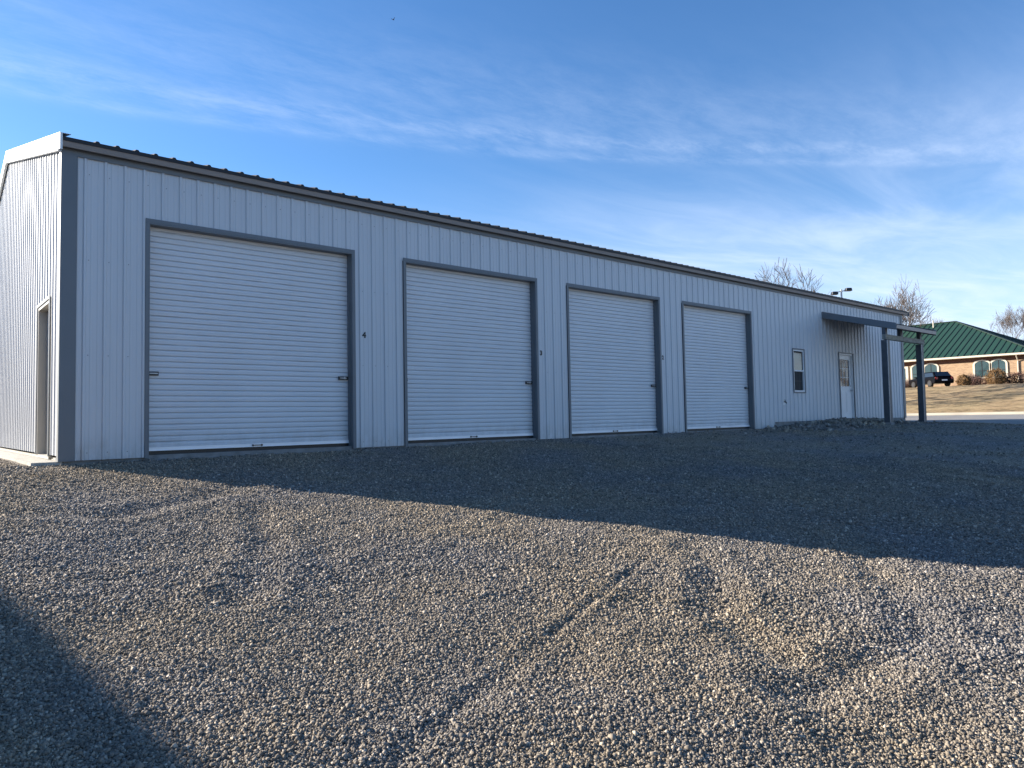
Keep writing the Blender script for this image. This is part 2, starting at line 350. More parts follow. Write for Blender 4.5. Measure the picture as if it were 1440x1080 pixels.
def make_stones(name, n, rmin, rmax, az0, az1, size, flat, tri20, seed, region=None):
    r_ = np.random.default_rng(seed)
    if region is None:
        rad = np.sqrt(r_.uniform(rmin ** 2, rmax ** 2, n)); az = r_.uniform(R(az0), R(az1), n)
        px = CP.x + rad * np.sin(az); py = CP.y + rad * np.cos(az)
    else:
        px = r_.normal(region[0], region[2], n); py = r_.normal(region[1], region[3], n); py = np.minimum(py, -0.12)
    keep = ~((px > -0.62) & (py > -0.03)) & (px < asph_edge(py) + 0.1)
    px = px[keep]; py = py[keep]; n = len(px)
    s = size * np.exp(r_.normal(0, 0.34, n)) * 0.5
    s = np.minimum(s, size * 0.95)
    pz = gh(px, py) + s * r_.uniform(-0.1, 0.6, n)
    if tri20 == 2:
        base = np.array([(a_, b_, c_) for a_ in (-1, 1) for b_ in (-1, 1) for c_ in (-1, 1)], float) * 0.66
        F = np.array([(0, 1, 3), (0, 3, 2), (4, 6, 7), (4, 7, 5), (0, 4, 5), (0, 5, 1), (2, 3, 7), (2, 7, 6), (0, 2, 6), (0, 6, 4), (1, 5, 7), (1, 7, 3)])
    elif tri20:
        ph = (1 + 5 ** .5) / 2
        base = np.array([(-1, ph, 0), (1, ph, 0), (-1, -ph, 0), (1, -ph, 0), (0, -1, ph), (0, 1, ph), (0, -1, -ph), (0, 1, -ph), (ph, 0, -1), (ph, 0, 1), (-ph, 0, -1), (-ph, 0, 1)]) / np.hypot(1, ph)
        F = np.array([(0, 11, 5), (0, 5, 1), (0, 1, 7), (0, 7, 10), (0, 10, 11), (1, 5, 9), (5, 11, 4), (11, 10, 2), (10, 7, 6), (7, 1, 8), (3, 9, 4), (3, 4, 2), (3, 2, 6), (3, 6, 8), (3, 8, 9), (4, 9, 5), (2, 4, 11), (6, 2, 10), (8, 6, 7), (9, 8, 1)])
    else:
        base = np.array([(1, 0, 0), (-1, 0, 0), (0, 1, 0), (0, -1, 0), (0, 0, 1), (0, 0, -1)], float)
        F = np.array([(0, 2, 4), (2, 1, 4), (1, 3, 4), (3, 0, 4), (2, 0, 5), (1, 2, 5), (3, 1, 5), (0, 3, 5)])
    k = len(base)
    V = base[None] * (1 + r_.uniform(-0.30, 0.30, (n, k, 1))) + r_.uniform(-0.22, 0.22, (n, k, 3))
    V = V * np.stack([r_.uniform(0.8, 1.35, n), r_.uniform(0.65, 1.05, n), r_.uniform(0.5, 0.9, n)], -1)[:, None]
    q = r_.normal(size=(n, 4)); q[:, 1:3] *= flat; q /= np.linalg.norm(q, axis=1)[:, None]
    a, b, c, d = q.T
    RM = np.stack([1 - 2 * (c * c + d * d), 2 * (b * c - a * d), 2 * (b * d + a * c), 2 * (b * c + a * d), 1 - 2 * (b * b + d * d), 2 * (c * d - a * b), 2 * (b * d - a * c), 2 * (c * d + a * b), 1 - 2 * (b * b + c * c)], -1).reshape(n, 3, 3)
    V = np.einsum('nij,nkj->nki', RM, V) * s[:, None, None] + np.stack([px, py, pz], -1)[:, None]
    fi = (F[None] + (np.arange(n) * k)[:, None, None]).reshape(-1, 3).astype(np.int32)
    tone = np.repeat(np.clip(r_.beta(1.6, 2.2, n), 0, 1), k).astype(np.float32)
    return V.reshape(-1, 3).astype(np.float32), fi, tone
def build_stones(name, sets):
    vs, fs, ts = [], [], []; k = 0
    for v_, f_, t_ in sets: vs.append(v_); fs.append(f_ + k); ts.append(t_); k += len(v_)
    v_ = np.concatenate(vs); f_ = np.concatenate(fs); t_ = np.concatenate(ts)
    me = bpy.data.meshes.new(name)
    me.vertices.add(len(v_)); me.vertices.foreach_set('co', v_.ravel())
    me.loops.add(f_.size); me.loops.foreach_set('vertex_index', f_.ravel())
    me.polygons.add(len(f_)); me.polygons.foreach_set('loop_start', (np.arange(len(f_)) * 3).astype(np.int32)); me.polygons.foreach_set('loop_total', np.full(len(f_), 3, np.int32))
    me.update(calc_edges=True)
    a = me.attributes.new('tone', 'FLOAT', 'POINT'); a.data.foreach_set('value', t_)
    return link(name, me, MST)
st = build_stones('crushed_gravel', [
    make_stones('a', 215000, 2.2, 4.6, -8, 90, 0.0122, 1.0, 2, 1),
    make_stones('a2', 5000, 2.2, 8.0, -8, 90, 0.019, 1.0, 2, 11),
    make_stones('b', 260000, 4.6, 8.0, -8, 90, 0.0150, 1.0, 2, 2),
    make_stones('c', 200000, 8.0, 14.0, -6, 88, 0.020, 1.0, False, 3),
    make_stones('d', 50000, 14.0, 32.0, 20, 88, 0.030, 1.0, False, 4),
    make_stones('pile', 1800, 0, 0, 0, 0, 0.075, 1.0, 2, 5, region=(19.0, -0.85, 1.6, 0.45)),
])
tag(st, 'loose grey and tan crushed stone covering the yard', 'gravel', kind='stuff')

# asphalt lot beyond the building, to the kerb
MASP = mat('pale_pavement', (0.24, 0.228, 0.21), 0.9, var=0.2, vscale=0.8, bump=0.003, bscale=90)
ay = np.array([-250, -120, -60, -30, -20, -14, -11, -8, -6, -5, -3.8, -3, -2, -1.2, -0.5, 0, 5, 12, 30, 60, 120, 260.0])
me = bpy.data.meshes.new('parking_lot')
ev = [(float(asph_edge(y)) + (0.25 * math.sin(y * 1.9) + 0.15 * math.sin(y * 4.7)) * (abs(y) < 9), float(y), -0.035) for y in ay] + [(60.0, float(y), -0.035) for y in ay]
k = len(ay); me.from_pydata(ev, [], [(i, i + k, i + k + 1, i + 1) for i in range(k - 1)]); me.update()
tag(link('parking_lot', me, MASP), kind='structure')
kb = MB(); kb.hexa([(59.55, -250, -0.031), (60.25, -250, -0.031), (60.25, 260, -0.031), (59.55, 260, -0.031), (59.55, -250, -0.015), (60.02, -250, 0.0), (60.02, 260, 0.0), (59.55, 260, -0.015)])
kb.hexa([(60.0, -250, -0.03), (60.32, -250, -0.03), (60.32, 260, -0.03), (60.0, 260, -0.03), (60.04, -250, 0.16), (60.28, -250, 0.17), (60.28, 260, 0.17), (60.04, 260, 0.16)])
tag(kb.build('kerb', mat('kerb_concrete', (0.40, 0.36, 0.29), 0.9, var=0.15, vscale=0.6)), kind='structure')
def lawn_h(X, Y):
    t = np.clip((X - 60.3) / 9.5, 0, 1)
    z = 0.15 + (2.35 * (t * (1.25 - 0.25 * t)) + np.clip((X - 69.8) / 12, 0, 1) * 0.33) * np.clip((Y + 30) / 22, 0, 1)
    z = z + (0.05 * vnoise(X, Y, 3.0, 21) + 0.05 * vnoise(X * 1.2, Y * 0.5, 0.45, 22) + 0.04 * vnoise(X, Y, 0.9, 23)) * np.clip((X - 61) / 2, 0, 1)
    return z
def grass_mat():
    m = mat('dormant_lawn', (0.40, 0.30, 0.17), 0.95)
    t = m.node_tree; b = t.nodes['Principled BSDF']; n_ = t.nodes.new; lk = t.links.new
    tcn = n_('ShaderNodeTexCoord')
    def nz(sc, st):
        mp = n_('ShaderNodeMapping'); mp.inputs['Scale'].default_value = st; lk(tcn.outputs['Object'], mp.inputs[0])
        q = n_('ShaderNodeTexNoise'); q.inputs['Scale'].default_value = sc; q.inputs['Detail'].default_value = 6; q.inputs['Roughness'].default_value = 0.7
        lk(mp.outputs[0], q.inputs['Vector']); return q.outputs['Fac']
    r = n_('ShaderNodeValToRGB'); lk(nz(1.5, (1.0, 0.4, 1)), r.inputs[0]); e = r.color_ramp.elements; e.new(0.5)
    for i, (p, c) in enumerate([(0.38, (0.13, 0.095, 0.05)), (0.47, (0.28, 0.195, 0.105)), (0.60, (0.40, 0.29, 0.165))]): e[i].position = p; e[i].color = (*c, 1)
    r2 = n_('ShaderNodeValToRGB'); lk(nz(0.25, (1, 0.6, 1)), r2.inputs[0]); r2.color_ramp.elements[0].position = 0.35; r2.color_ramp.elements[1].position = 0.7
    r2.color_ramp.elements[0].color = (0.75, 0.78, 0.7, 1); r2.color_ramp.elements[1].color = (1.1, 1.05, 1, 1)
    mul = n_('ShaderNodeMix'); mul.data_type = 'RGBA'; mul.blend_type = 'MULTIPLY'; mul.inputs[0].default_value = 1
    lk(r.outputs[0], mul.inputs[6]); lk(r2.outputs[0], mul.inputs[7]); lk(mul.outputs[2], b.inputs['Base Color'])
    bp = n_('ShaderNodeBump'); bp.inputs['Distance'].default_value = 0.06; lk(nz(9, (1, 0.5, 1)), bp.inputs['Height']); lk(bp.outputs[0], b.inputs['Normal'])
    return m
MGRS = grass_mat()
lx = np.concatenate([np.arange(60.29, 72, 0.16), np.arange(72, 90, 1.5), [100, 150, 250, 420]]); ly = np.concatenate([[-260, -120, -60, -30, -20, -12], np.arange(-8, 30, 0.3), np.arange(30, 45, 2.0), [60, 120, 260]])
lawn = link('lawn', grid_mesh('lawn', lx, ly, lawn_h), MGRS); tag(lawn, kind='structure')

# ------------------------------------------------------------------ ribbed steel sheet walls
PITCH = 0.2286
def profile(L_, first):
    """(s, outward offset) along a panel wall; a major rib every 9 inches, two faint ones between"""
    pts = [(0, 0.0)]
    k = first
    while k > PITCH: k -= PITCH
    while k < L_ + PITCH:
        for ds, o in ((-0.024, 0), (-0.011, 0.017), (0.011, 0.017), (0.024, 0), (0.062, 0), (0.068, 0.0035), (0.082, 0.0035), (0.088, 0), (0.140, 0), (0.146, 0.0035), (0.160, 0.0035), (0.166, 0)):
            if 0 < k + ds < L_: pts.append((k + ds, o))
        k += PITCH
    pts.append((L_, 0.0)); return pts
def panel_wall(L_, first, zbot, ztop, openings, tf, flip=False, rib=1.0):
    """zbot, ztop: functions of s; openings (s0,s1,z0,z1); tf(s, off, z) -> xyz"""
    pr = profile(L_, first); ss = [p[0] for p in pr]; oo = [p[1] * rib for p in pr]
    extra = set()
    for a, b, _, _ in openings: extra |= {a, b}
    for e in getattr(zbot, 'breaks', []): extra |= {e}
    allS = sorted(set(ss) | {e for e in extra if 0 < e < L_})
    mb = MB(); mb.keep_normals = True
    O = lambda s_: float(np.interp(s_, ss, oo))
    for a, b in zip(allS[:-1], allS[1:]):
        if b - a < 1e-6: continue
        mid = (a + b) / 2
        spans = [(zbot(mid), None)]
        for x0, x1, z0, z1 in sorted(openings, key=lambda q: q[2]):
            if x0 - 1e-6 <= mid <= x1 + 1e-6:
                lo = spans.pop()
                if z0 > lo[0] + 1e-4: spans.append((lo[0], z0))
                spans.append((z1, None))
        for lo, hi in spans:
            za = ztop(a) if hi is None else hi; zb = ztop(b) if hi is None else hi
            q4 = [tf(a, O(a), lo), tf(b, O(b), lo), tf(b, O(b), zb), tf(a, O(a), za)]
            mb.quad(*(q4[::-1] if flip else q4))
    return mb

XL, XR, DEPTH = -0.24, 25.82, 11.5
SLOPE = 0.258
ROOF_Y0, ROOF_Z0 = -0.14, 3.985
RIDGE_Y = DEPTH / 2
def roof_z(y): return ROOF_Z0 + SLOPE * (min(y, DEPTH - y) - ROOF_Y0)
B = empty('metal_garage_building', (XL, 0, 0), label='long white ribbed steel garage building with four roll-up doors and grey trim', cat='building')
def bl(mb, name, m=None, parent=None, **k):
    """build in world coordinates then move under the building's empty"""
    p = parent or B
    o = mb.build(name, m, None, **k)
    o.parent = p
    o.matrix_parent_inverse = Matrix.Identity(4)
    # world -> local of the chain of unrotated parents
    off = Vector((0, 0, 0)); q = p
    while q: off += q.location; q = q.parent
    o.data.transform(Matrix.Translation(-off))
    return o
DOORS = [(0.70, 3.79), (4.70, 7.79), (8.615, 11.69), (12.55, 15.66)]
DH = 3.10
OFX = 16.69
def zb(s_): return -0.03 if s_ + XL < OFX else 0.15
zb.breaks = [OFX - XL]
# openings in wall coordinate s = x - XL
WIN = (17.83, 18.47, 1.00, 2.23); ED = (20.74, 21.72, 0.17, 2.26)
ops = [(a - XL, b - XL, -0.03, DH) for a, b in DOORS] + [(WIN[0] - XL, WIN[1] - XL, WIN[2], WIN[3]), (ED[0] - XL, ED[1] - XL, 0.15, ED[3])]
fwall = panel_wall(XR - XL, 0.24, zb, lambda s_: 3.97, ops, lambda s_, o, z: (XL + s_, -o, z), rib=1.2)
# screw heads in rows
def disc(mb, x, z, r=0.006, y=-0.004, mi=1):
    mb.add([(x + r * math.cos(a), y - 0.003, z + r * math.sin(a)) for a in [i * math.pi / 3 for i in range(6)]] + [(x, y - 0.006, z)], [(i, (i + 1) % 6, 6) for i in range(6)], mi)
for zr in (0.06, 1.29, 2.5, 3.6):
    k = 0.24 + 0.045
    while k < XR - XL:
        x = XL + k
        if not any(a - 0.1 < x < b + 0.1 and zr < DH + 0.1 for a, b in DOORS) and not (WIN[0] - .1 < x < WIN[1] + .1 and WIN[2] < zr < WIN[3]) and not (ED[0] - .1 < x < ED[1] + .1 and zr < 2.4) and zr > zb(k) + 0.02:
            disc(fwall, x, zr)
        k += PITCH
bl(fwall, 'front_wall', mats=[MW, MSCR])
GD = (0.78, 1.82, 0.0, 2.09)      # gable door opening along y
gw = panel_wall(DEPTH, 0.20, lambda s_: 0.03, lambda s_: roof_z(s_) - 0.02, [(GD[0], GD[1], 0.0, GD[3])], lambda s_, o, z: (XL - o, s_, z), flip=True, rib=0.88)
# ridge break
gw2 = gw
bl(gw, 'gable_wall', MWG)
rw = panel_wall(DEPTH, 0.20, lambda s_: 0.03, lambda s_: roof_z(s_) - 0.02, [], lambda s_, o, z: (XR + o, s_, z))
bl(rw, 'gable_wall', MWG)
bw = panel_wall(XR - XL, 0.24, lambda s_: 0.03, lambda s_: 3.97, [], lambda s_, o, z: (XL + s_, DEPTH + o, z), flip=True)
bl(bw, 'rear_wall', MWG)
# slab / foundation
m_ = MB(); m_.box(XL - 0.30, XL + 0.02, 0.0, DEPTH + 0.2, -0.6, -0.035); m_.box(XL + 0.02, XR, 0.5, DEPTH + 0.2, -0.6, -0.004)
bl(m_, 'foundation', MCON)
m_ = MB(); m_.box(XL + 0.02, OFX, 0.035, 0.5, -0.5, -0.004); m_.box(OFX, XR - 0.004, 0.012, 0.5, -0.5, 0.148)
bl(m_, 'footing', MCOND)
# corner trims: an L of folded sheet each
def corner(x, y, sx, sy, z0, z1):
    m = MB(); t = 0.006; p = 0.022; W_ = 0.15
    m.box(*sorted((x - sx * p, x + sx * W_)), *sorted((y - sy * (p + t), y - sy * p)), z0, z1)
    m.box(*sorted((x - sx * (p + t), x - sx * p)), *sorted((y - sy * (p + t), y + sy * 0.10)), z0, z1)
    return m
bl(corner(XL, 0, 1, 1, -0.035, 3.885), 'corner_trim', MT)
bl(corner(XR, 0, -1, 1, 0.14, 3.885), 'corner_trim', MT)
bl(corner(XL, DEPTH, 1, -1, 0.0, 3.885), 'corner_trim', MT)
bl(corner(XR, DEPTH, -1, -1, 0.0, 3.885), 'corner_trim', MT)
# eave: wall-top band, soffit lip, pewter fascia, charcoal roof
m_ = MB(); m_.extrude_profile([(-0.026, 3.80), (-0.020, 3.80), (-0.020, 3.93), (-0.09, 3.93), (-0.09, 3.924), (-0.032, 3.915)], XL - 0.03, XR + 0.02)
bl(m_, 'eave_trim', MT)
m_ = MB(); m_.extrude_profile([(-0.112, 3.875), (-0.106, 3.868), (-0.1, 3.876), (-0.124, 3.938), (-0.132, 3.938)], XL - 0.035, 26.14)
bl(m_, 'eave_fascia', MF)
def roof_sheet(x0, x1, y0, y1, zf, first, thick=0.018):
    """sheet with ribs running up the slope, from y0 (low) to y1 (high)"""
    pts = [(x0, 0)]; k = first
    while k < x1 - 0.03:
        if k > x0 + 0.03: pts += [(k - 0.030, 0), (k - 0.013, 0.022), (k + 0.013, 0.022), (k + 0.030, 0)]
        k += PITCH
    pts.append((x1, 0))
    m = MB(); n = len(pts)
    za, zb_ = zf(y0), zf(y1)
    vs = [(x, y0, za + o) for x, o in pts] + [(x, y1, zb_ + o) for x, o in pts] + [(x, y0, za - thick) for x, o in pts] + [(x, y1, zb_ - thick) for x, o in pts]
    fs = [(i, i + 1, i + 1 + n, i + n) for i in range(n - 1)] + [(i + 2 * n, i + 3 * n, i + 1 + 3 * n, i + 1 + 2 * n) for i in range(n - 1)]
    fs += [(i + 2 * n, i + 1 + 2 * n, i + 1, i) for i in range(n - 1)] + [(i + n, i + 1 + n, i + 1 + 3 * n, i + 3 * n) for i in range(n - 1)]
    fs += [(0, n, 3 * n, 2 * n), (n - 1, 3 * n - 1, 4 * n - 1, 2 * n - 1)]
    m.add(vs, fs); return m
bl(roof_sheet(XL - 0.03, 26.17, ROOF_Y0, RIDGE_Y, roof_z, 0.11, 0.05), 'roof', MR)
r2 = roof_sheet(XL - 0.03, 26.17, DEPTH + 0.14, RIDGE_Y, roof_z, 0.11)
bl(r2, 'roof', MR)
m_ = MB(); m_.extrude_profile([(RIDGE_Y - 0.18, roof_z(RIDGE_Y - 0.18) + 0.032), (RIDGE_Y, roof_z(RIDGE_Y) + 0.045), (RIDGE_Y + 0.18, roof_z(RIDGE_Y - 0.18) + 0.032), (RIDGE_Y, roof_z(RIDGE_Y) + 0.036)], XL - 0.03, 26.17)
bl(m_, 'ridge_cap', MR)
# rake trims along the gable
def rake(x0, x1, ya, yb_, dz0, dz1, ext=0.0):
    m = MB(); za, zb_ = roof_z(ya), roof_z(yb_)
    m.hexa([(x0, ya, za + dz0), (x1, ya, za + dz0), (x1, yb_, zb_ + dz0), (x0, yb_, zb_ + dz0), (x0, ya, za + dz1), (x1, ya, za + dz1), (x1, yb_, zb_ + dz1), (x0, yb_, zb_ + dz1)])
    return m
for ya, yb_ in ((ROOF_Y0 - 0.005, RIDGE_Y), (DEPTH + 0.145, RIDGE_Y + 0.001)):
    m_ = rake(XL - 0.062, XL - 0.032, ya, yb_, -0.165, 0.036)
    q = rake(XL - 0.062, XL + 0.06, ya, yb_, 0.037, 0.043); m_.add(q.v, q.f)
    q = rake(XL - 0.07, XL - 0.030, ya + (0.09 if ya < 1 else -0.09), yb_, -0.185, -0.168); m_.add(q.v, q.f)
    bl(m_, 'rake_trim', MWT)
    m_ = rake(26.17, 26.20, ya, yb_, -0.15, 0.036); q = rake(XR + 0.03, 26.17, ya + (0.03 if ya < 1 else -0.03), yb_, -0.06, -0.03); m_.add(q.v, q.f)
    bl(m_, 'rake_trim', MT)

# ------------------------------------------------------------------ roll-up doors
def curtain_mesh(x0, x1, z0, z1, y):
    """interlocked slats: each bows out a little with a crisp groove between, and a faint crease at mid height"""
    m = MB(); pit = 0.0775; pr = []; z = z0
    while z < z1:
        for dz, o in ((0.0, 0.015), (0.0045, 0.003), (0.012, -0.006), (0.034, -0.008), (0.038, -0.005), (0.042, -0.008), (0.064, -0.006), (0.073, 0.003)):
            if z + dz < z1: pr.append((z + dz, o))
        z += pit
    pr.append((z1, 0))
    n = len(pr); nxs = 13; xs = [x0 + (x1 - x0) * i / (nxs - 1) for i in range(nxs)]
    rr = random.Random(int(x0 * 100))
    sl = [[rr.uniform(-0.004, 0.004) for _ in range(60)] for _ in range(nxs)]
    vs = []
    for i, x in enumerate(xs):
        for zz_, o in pr:
            vs.append((x, y + o + sl[i][int((zz_ - z0) / pit)] * (0 < i < nxs - 1), zz_))
    fs = [(i * n + j, (i + 1) * n + j, (i + 1) * n + j + 1, i * n + j + 1) for i in range(nxs - 1) for j in range(n - 1)]
    m.add(vs, fs); m.keep_normals = True
    return m
MDARK = mat('dark_interior', (0.02, 0.02, 0.02), 0.9)
for i, (a, b) in enumerate(DOORS):
    d = empty('garage_door', (a - XL, 0, 0)); d.parent = B
    TW = 0.055
    # white curtain
    bl(curtain_mesh(a + TW, b - TW, 0.088, DH, 0.135), 'door_curtain', MD, d)
    m_ = MB(); m_.box(a + TW + .01, b - TW - .01, 0.105, 0.155, 0.048, 0.096); m_.box(a + TW + .01, b - TW - .01, 0.085, 0.155, 0.048, 0.054)
    bl(m_, 'bottom_bar', MALU, d)
    m_ = MB(); m_.box(a + TW, b - TW, 0.13, 0.16, -0.003, 0.048)  # seal drawn tall; its black also stands in for the gap's shade
    bl(m_, 'seal_gap_shade', MBLK, d)
    xm = (a + b) / 2
    m_ = MB(); m_.box(xm - 0.075, xm + 0.075, 0.078, 0.104, 0.068, 0.078); m_.box(xm - 0.075, xm - 0.06, 0.088, 0.106, 0.056, 0.086); m_.box(xm + 0.06, xm + 0.075, 0.088, 0.106, 0.056, 0.086)
    bl(m_, 'lift_handle', MBLK, d)
    # folded grey frame: face flange and reveal
    m_ = MB()
    m_.box(a, a + 0.045, -0.028, -0.019, -0.04, DH + 0.0); m_.box(b - 0.045, b, -0.028, -0.019, -0.04, DH + 0.0)
    m_.box(a, b, -0.029, -0.019, DH, DH + 0.05)
    m_.box(a + 0.045, a + TW, -0.028, 0.15, -0.04, DH); m_.box(b - TW, b - 0.045, -0.028, 0.15, -0.04, DH)
    m_.box(a + TW, b - TW, -0.026, 0.15, DH - 0.022, DH - 0.001)
    bl(m_, 'door_frame', MT, d, bevel=0.002)
    # side guides and slide latches
    m_ = MB(); m_.box(a + TW, a + TW + 0.012, 0.06, 0.118, 0.0, DH - 0.03); bl(m_, 'door_guide', MT, d)
    m_ = MB(); m_.box(b - TW - 0.012, b - TW, 0.06, 0.118, 0.0, DH - 0.03); bl(m_, 'door_guide', MT, d)
    zl = 1.085
    x1 = b - TW - 0.012
    m_ = MB(); m_.box(x1 - 0.17, x1, 0.098, 0.118, zl - 0.028, zl + 0.028); m_.box(x1 - 0.075, x1 - 0.055, 0.086, 0.10, zl - 0.018, zl + 0.018, 1)
    m_.box(x1 - 0.15, x1 - 0.03, 0.088, 0.098, zl - 0.008, zl + 0.008, 1)
    bl(m_, 'slide_latch', None, d, mats=[MBLK, MSTL], bevel=0.002)
    if i < 2:
        x0 = a + TW + 0.012; wl = 0.135 if i == 0 else 0.075
        m_ = MB(); m_.box(x0, x0 + wl, 0.098, 0.118, zl - 0.026, zl + 0.028); m_.box(x0 + 0.02, x0 + wl - 0.01, 0.088, 0.098, zl - 0.006, zl + 0.010, 1)
        bl(m_, 'slide_latch', None, d, mats=[MBLK, MSTL], bevel=0.002)
# numerals painted beside the doors
for txt, x, z in (('4', 3.925, 1.745), ('3', 7.845, 1.63), ('2', 11.735, 1.70)):
    fc = bpy.data.curves.new('numeral', 'FONT'); fc.body = txt; fc.size = 0.125; fc.extrude = 0.001; fc.align_x = 'LEFT'; fc.offset = 0.007
    to = bpy.data.objects.new('t', fc); me = bpy.data.meshes.new_from_object(to); bpy.data.objects.remove(to); bpy.data.curves.remove(fc)
    me.transform(Matrix.Translation((x - XL, -0.0052, z)) @ Matrix.Rotation(math.pi / 2, 4, 'X'))
    me.materials.clear(); o = link('door_number', me, MBLK); o.parent = B

# ------------------------------------------------------------------ office window, entry door, hose bib, gable door
a, b, z0, z1 = WIN
W = empty('window', (a - XL, 0, z0)); W.parent = B
m_ = MB(); m_.box(a - 0.035, a, -0.030, -0.018, z0 - 0.035, z1 + 0.035); m_.box(b, b + 0.035, -0.030, -0.018, z0 - 0.035, z1 + 0.035)
m_.box(a, b, -0.030, -0.018, z1, z1 + 0.035); m_.box(a, b, -0.030, -0.018, z0 - 0.035, z0)
bl(m_, 'window_trim', MT, W)
m_ = MB(); t = 0.045
m_.box(a + .001, a + t, -0.015, 0.05, z0 + .001, z1 - .001); m_.box(b - t, b - .001, -0.015, 0.05, z0 + .001, z1 - .001); m_.box(a + t, b - t, -0.015, 0.05, z1 - t, z1 - .001); m_.box(a + t, b - t, -0.020, 0.05, z0 + .001, z0 + t)
zm = (z0 + z1) / 2; m_.box(a + t, b - t, -0.006, 0.05, zm - 0.02, zm + 0.02)
bl(m_, 'window_frame', MVIN, W, bevel=0.003)
m_ = MB(); m_.box(a + t, b - t, 0.012, 0.018, zm + 0.02, z1 - t); bl(m_, 'upper_pane', MGL, W)
m_ = MB(); m_.box(a + t, b - t, 0.030, 0.036, z0 + t, zm - 0.02); bl(m_, 'insect_screen', mat('screen_mesh', (0.02, 0.021, 0.023), 0.7), W)
m_ = MB()
for k in (1, 2): m_.box(a + t + (b - a - 2 * t) * k / 3 - 0.004, a + t + (b - a - 2 * t) * k / 3 + 0.004, 0.026, 0.030, z0 + t, zm - 0.02)
m_.box(a + t, b - t, 0.025, 0.029, (zm + z0 + t) / 2 - .014, (zm + z0 + t) / 2 - 0.006)
bl(m_, 'muntin', MPOST, W)

a, b, z0, z1 = ED
D = empty('entry_door', (a - XL, 0, z0)); D.parent = B
m_ = MB(); m_.box(a - 0.03, a, -0.030, -0.018, z0 - 0.02, z1 + 0.03); m_.box(b, b + 0.03, -0.030, -0.018, z0 - 0.02, z1 + 0.03); m_.box(a, b, -0.030, -0.018, z1, z1 + 0.03)
m_.box(a, a + 0.008, -0.018, 0.10, z0, z1); m_.box(b - 0.008, b, -0.018, 0.10, z0, z1); m_.box(a + 0.008, b - 0.008, -0.018, 0.10, z1 - 0.008, z1)
bl(m_, 'door_trim', MT, D)
m_ = MB(); fr = 0.05
m_.box(a + .01, a + fr, 0.0, 0.10, z0, z1 - .01); m_.box(b - fr, b - .01, 0.0, 0.10, z0, z1 - .01); m_.box(a + fr, b - fr, 0.0, 0.10, z1 - fr, z1 - .01)
bl(m_, 'door_frame', MVIN, D)
m_ = MB(); x0, x1 = a + fr + .004, b - fr - .004; zc = z0 + 0.98; zt = z1 - fr - .006
g0, g1, gz0, gz1 = x0 + 0.09, x1 - 0.12, zc + 0.06, zt - 0.14
m_.box(x0, g0, 0.052, 0.092, z0 + 0.02, zt); m_.box(g1, x1, 0.052, 0.092, z0 + 0.02, zt); m_.box(g0, g1, 0.052, 0.092, z0 + 0.02, gz0); m_.box(g0, g1, 0.052, 0.092, gz1, zt)
for q0, q1 in ((x0 + 0.12, (x0 + x1) / 2 - 0.03), ((x0 + x1) / 2 + 0.03, x1 - 0.12)):
    m_.box(q0, q1, 0.046, 0.052, z0 + 0.18, z0 + 0.86); m_.box(q0 + 0.04, q1 - 0.04, 0.041, 0.046, z0 + 0.22, z0 + 0.82)
bl(m_, 'door_leaf', MVIN, D, bevel=0.003)
m_ = MB(); m_.box(g0, g1, 0.066, 0.074, gz0, gz1); bl(m_, 'door_glass', MGL, D)
m_ = MB(); m_.box(g0 - 0.02, g0, 0.044, 0.052, gz0 - 0.02, gz1 + 0.02); m_.box(g1, g1 + 0.02, 0.044, 0.052, gz0 - 0.02, gz1 + 0.02); m_.box(g0, g1, 0.044, 0.052, gz0 - .02, gz0); m_.box(g0, g1, 0.044, 0.052, gz1, gz1 + .02)
for k in (1, 2): m_.box(g0 + (g1 - g0) * k / 3 - 0.007, g0 + (g1 - g0) * k / 3 + 0.007, 0.058, 0.066, gz0, gz1); m_.box(g0, g1, 0.059, 0.065, gz0 + (gz1 - gz0) * k / 3 - 0.007, gz0 + (gz1 - gz0) * k / 3 + 0.007)
bl(m_, 'glazing_bars', MVIN, D)
m_ = MB(); m_.tube([(x1 - 0.06, 0.052, z0 + 0.92), (x1 - 0.06, 0.0, z0 + 0.92)], [0.014, 0.014], 10); m_.tube([(x1 - 0.06, 0.014, z0 + 0.92), (x1 - 0.06, -0.006, z0 + 0.92), (x1 - 0.06, -0.024, z0 + 0.92), (x1 - 0.06, -0.034, z0 + 0.92)], [0.02, 0.032, 0.03, 0.014], 12)
bl(m_, 'door_knob', MSTL, D)
m_ = MB(); m_.tube([(x1 - 0.06, 0.052, z0 + 1.06), (x1 - 0.06, 0.036, z0 + 1.06)], [0.028, 0.026], 12); bl(m_, 'deadbolt', MSTL, D)
m_ = MB(); m_.box(a - 0.02, b + 0.02, -0.05, 0.10, z0 - 0.018, z0 + 0.002); bl(m_, 'door_sill', MSTL, D)
# hose bib with its escutcheon plate
m_ = MB(); m_.box(17.15, 17.27, -0.026, -0.018, 0.62, 0.76); bl(m_, 'hose_bib_plate', MVIN)
m_ = MB(); m_.tube([(17.21, -0.02, 0.71), (17.21, -0.07, 0.71), (17.21, -0.105, 0.665)], [0.014, 0.018, 0.015], 8); m_.tube([(17.21, -0.06, 0.72), (17.21, -0.06, 0.755)], [0.006, 0.006], 6); m_.tube([(17.21, -0.06, 0.752), (17.21, -0.06, 0.762)], [0.03, 0.03], 10)
bl(m_, 'hose_bib', MBLK)
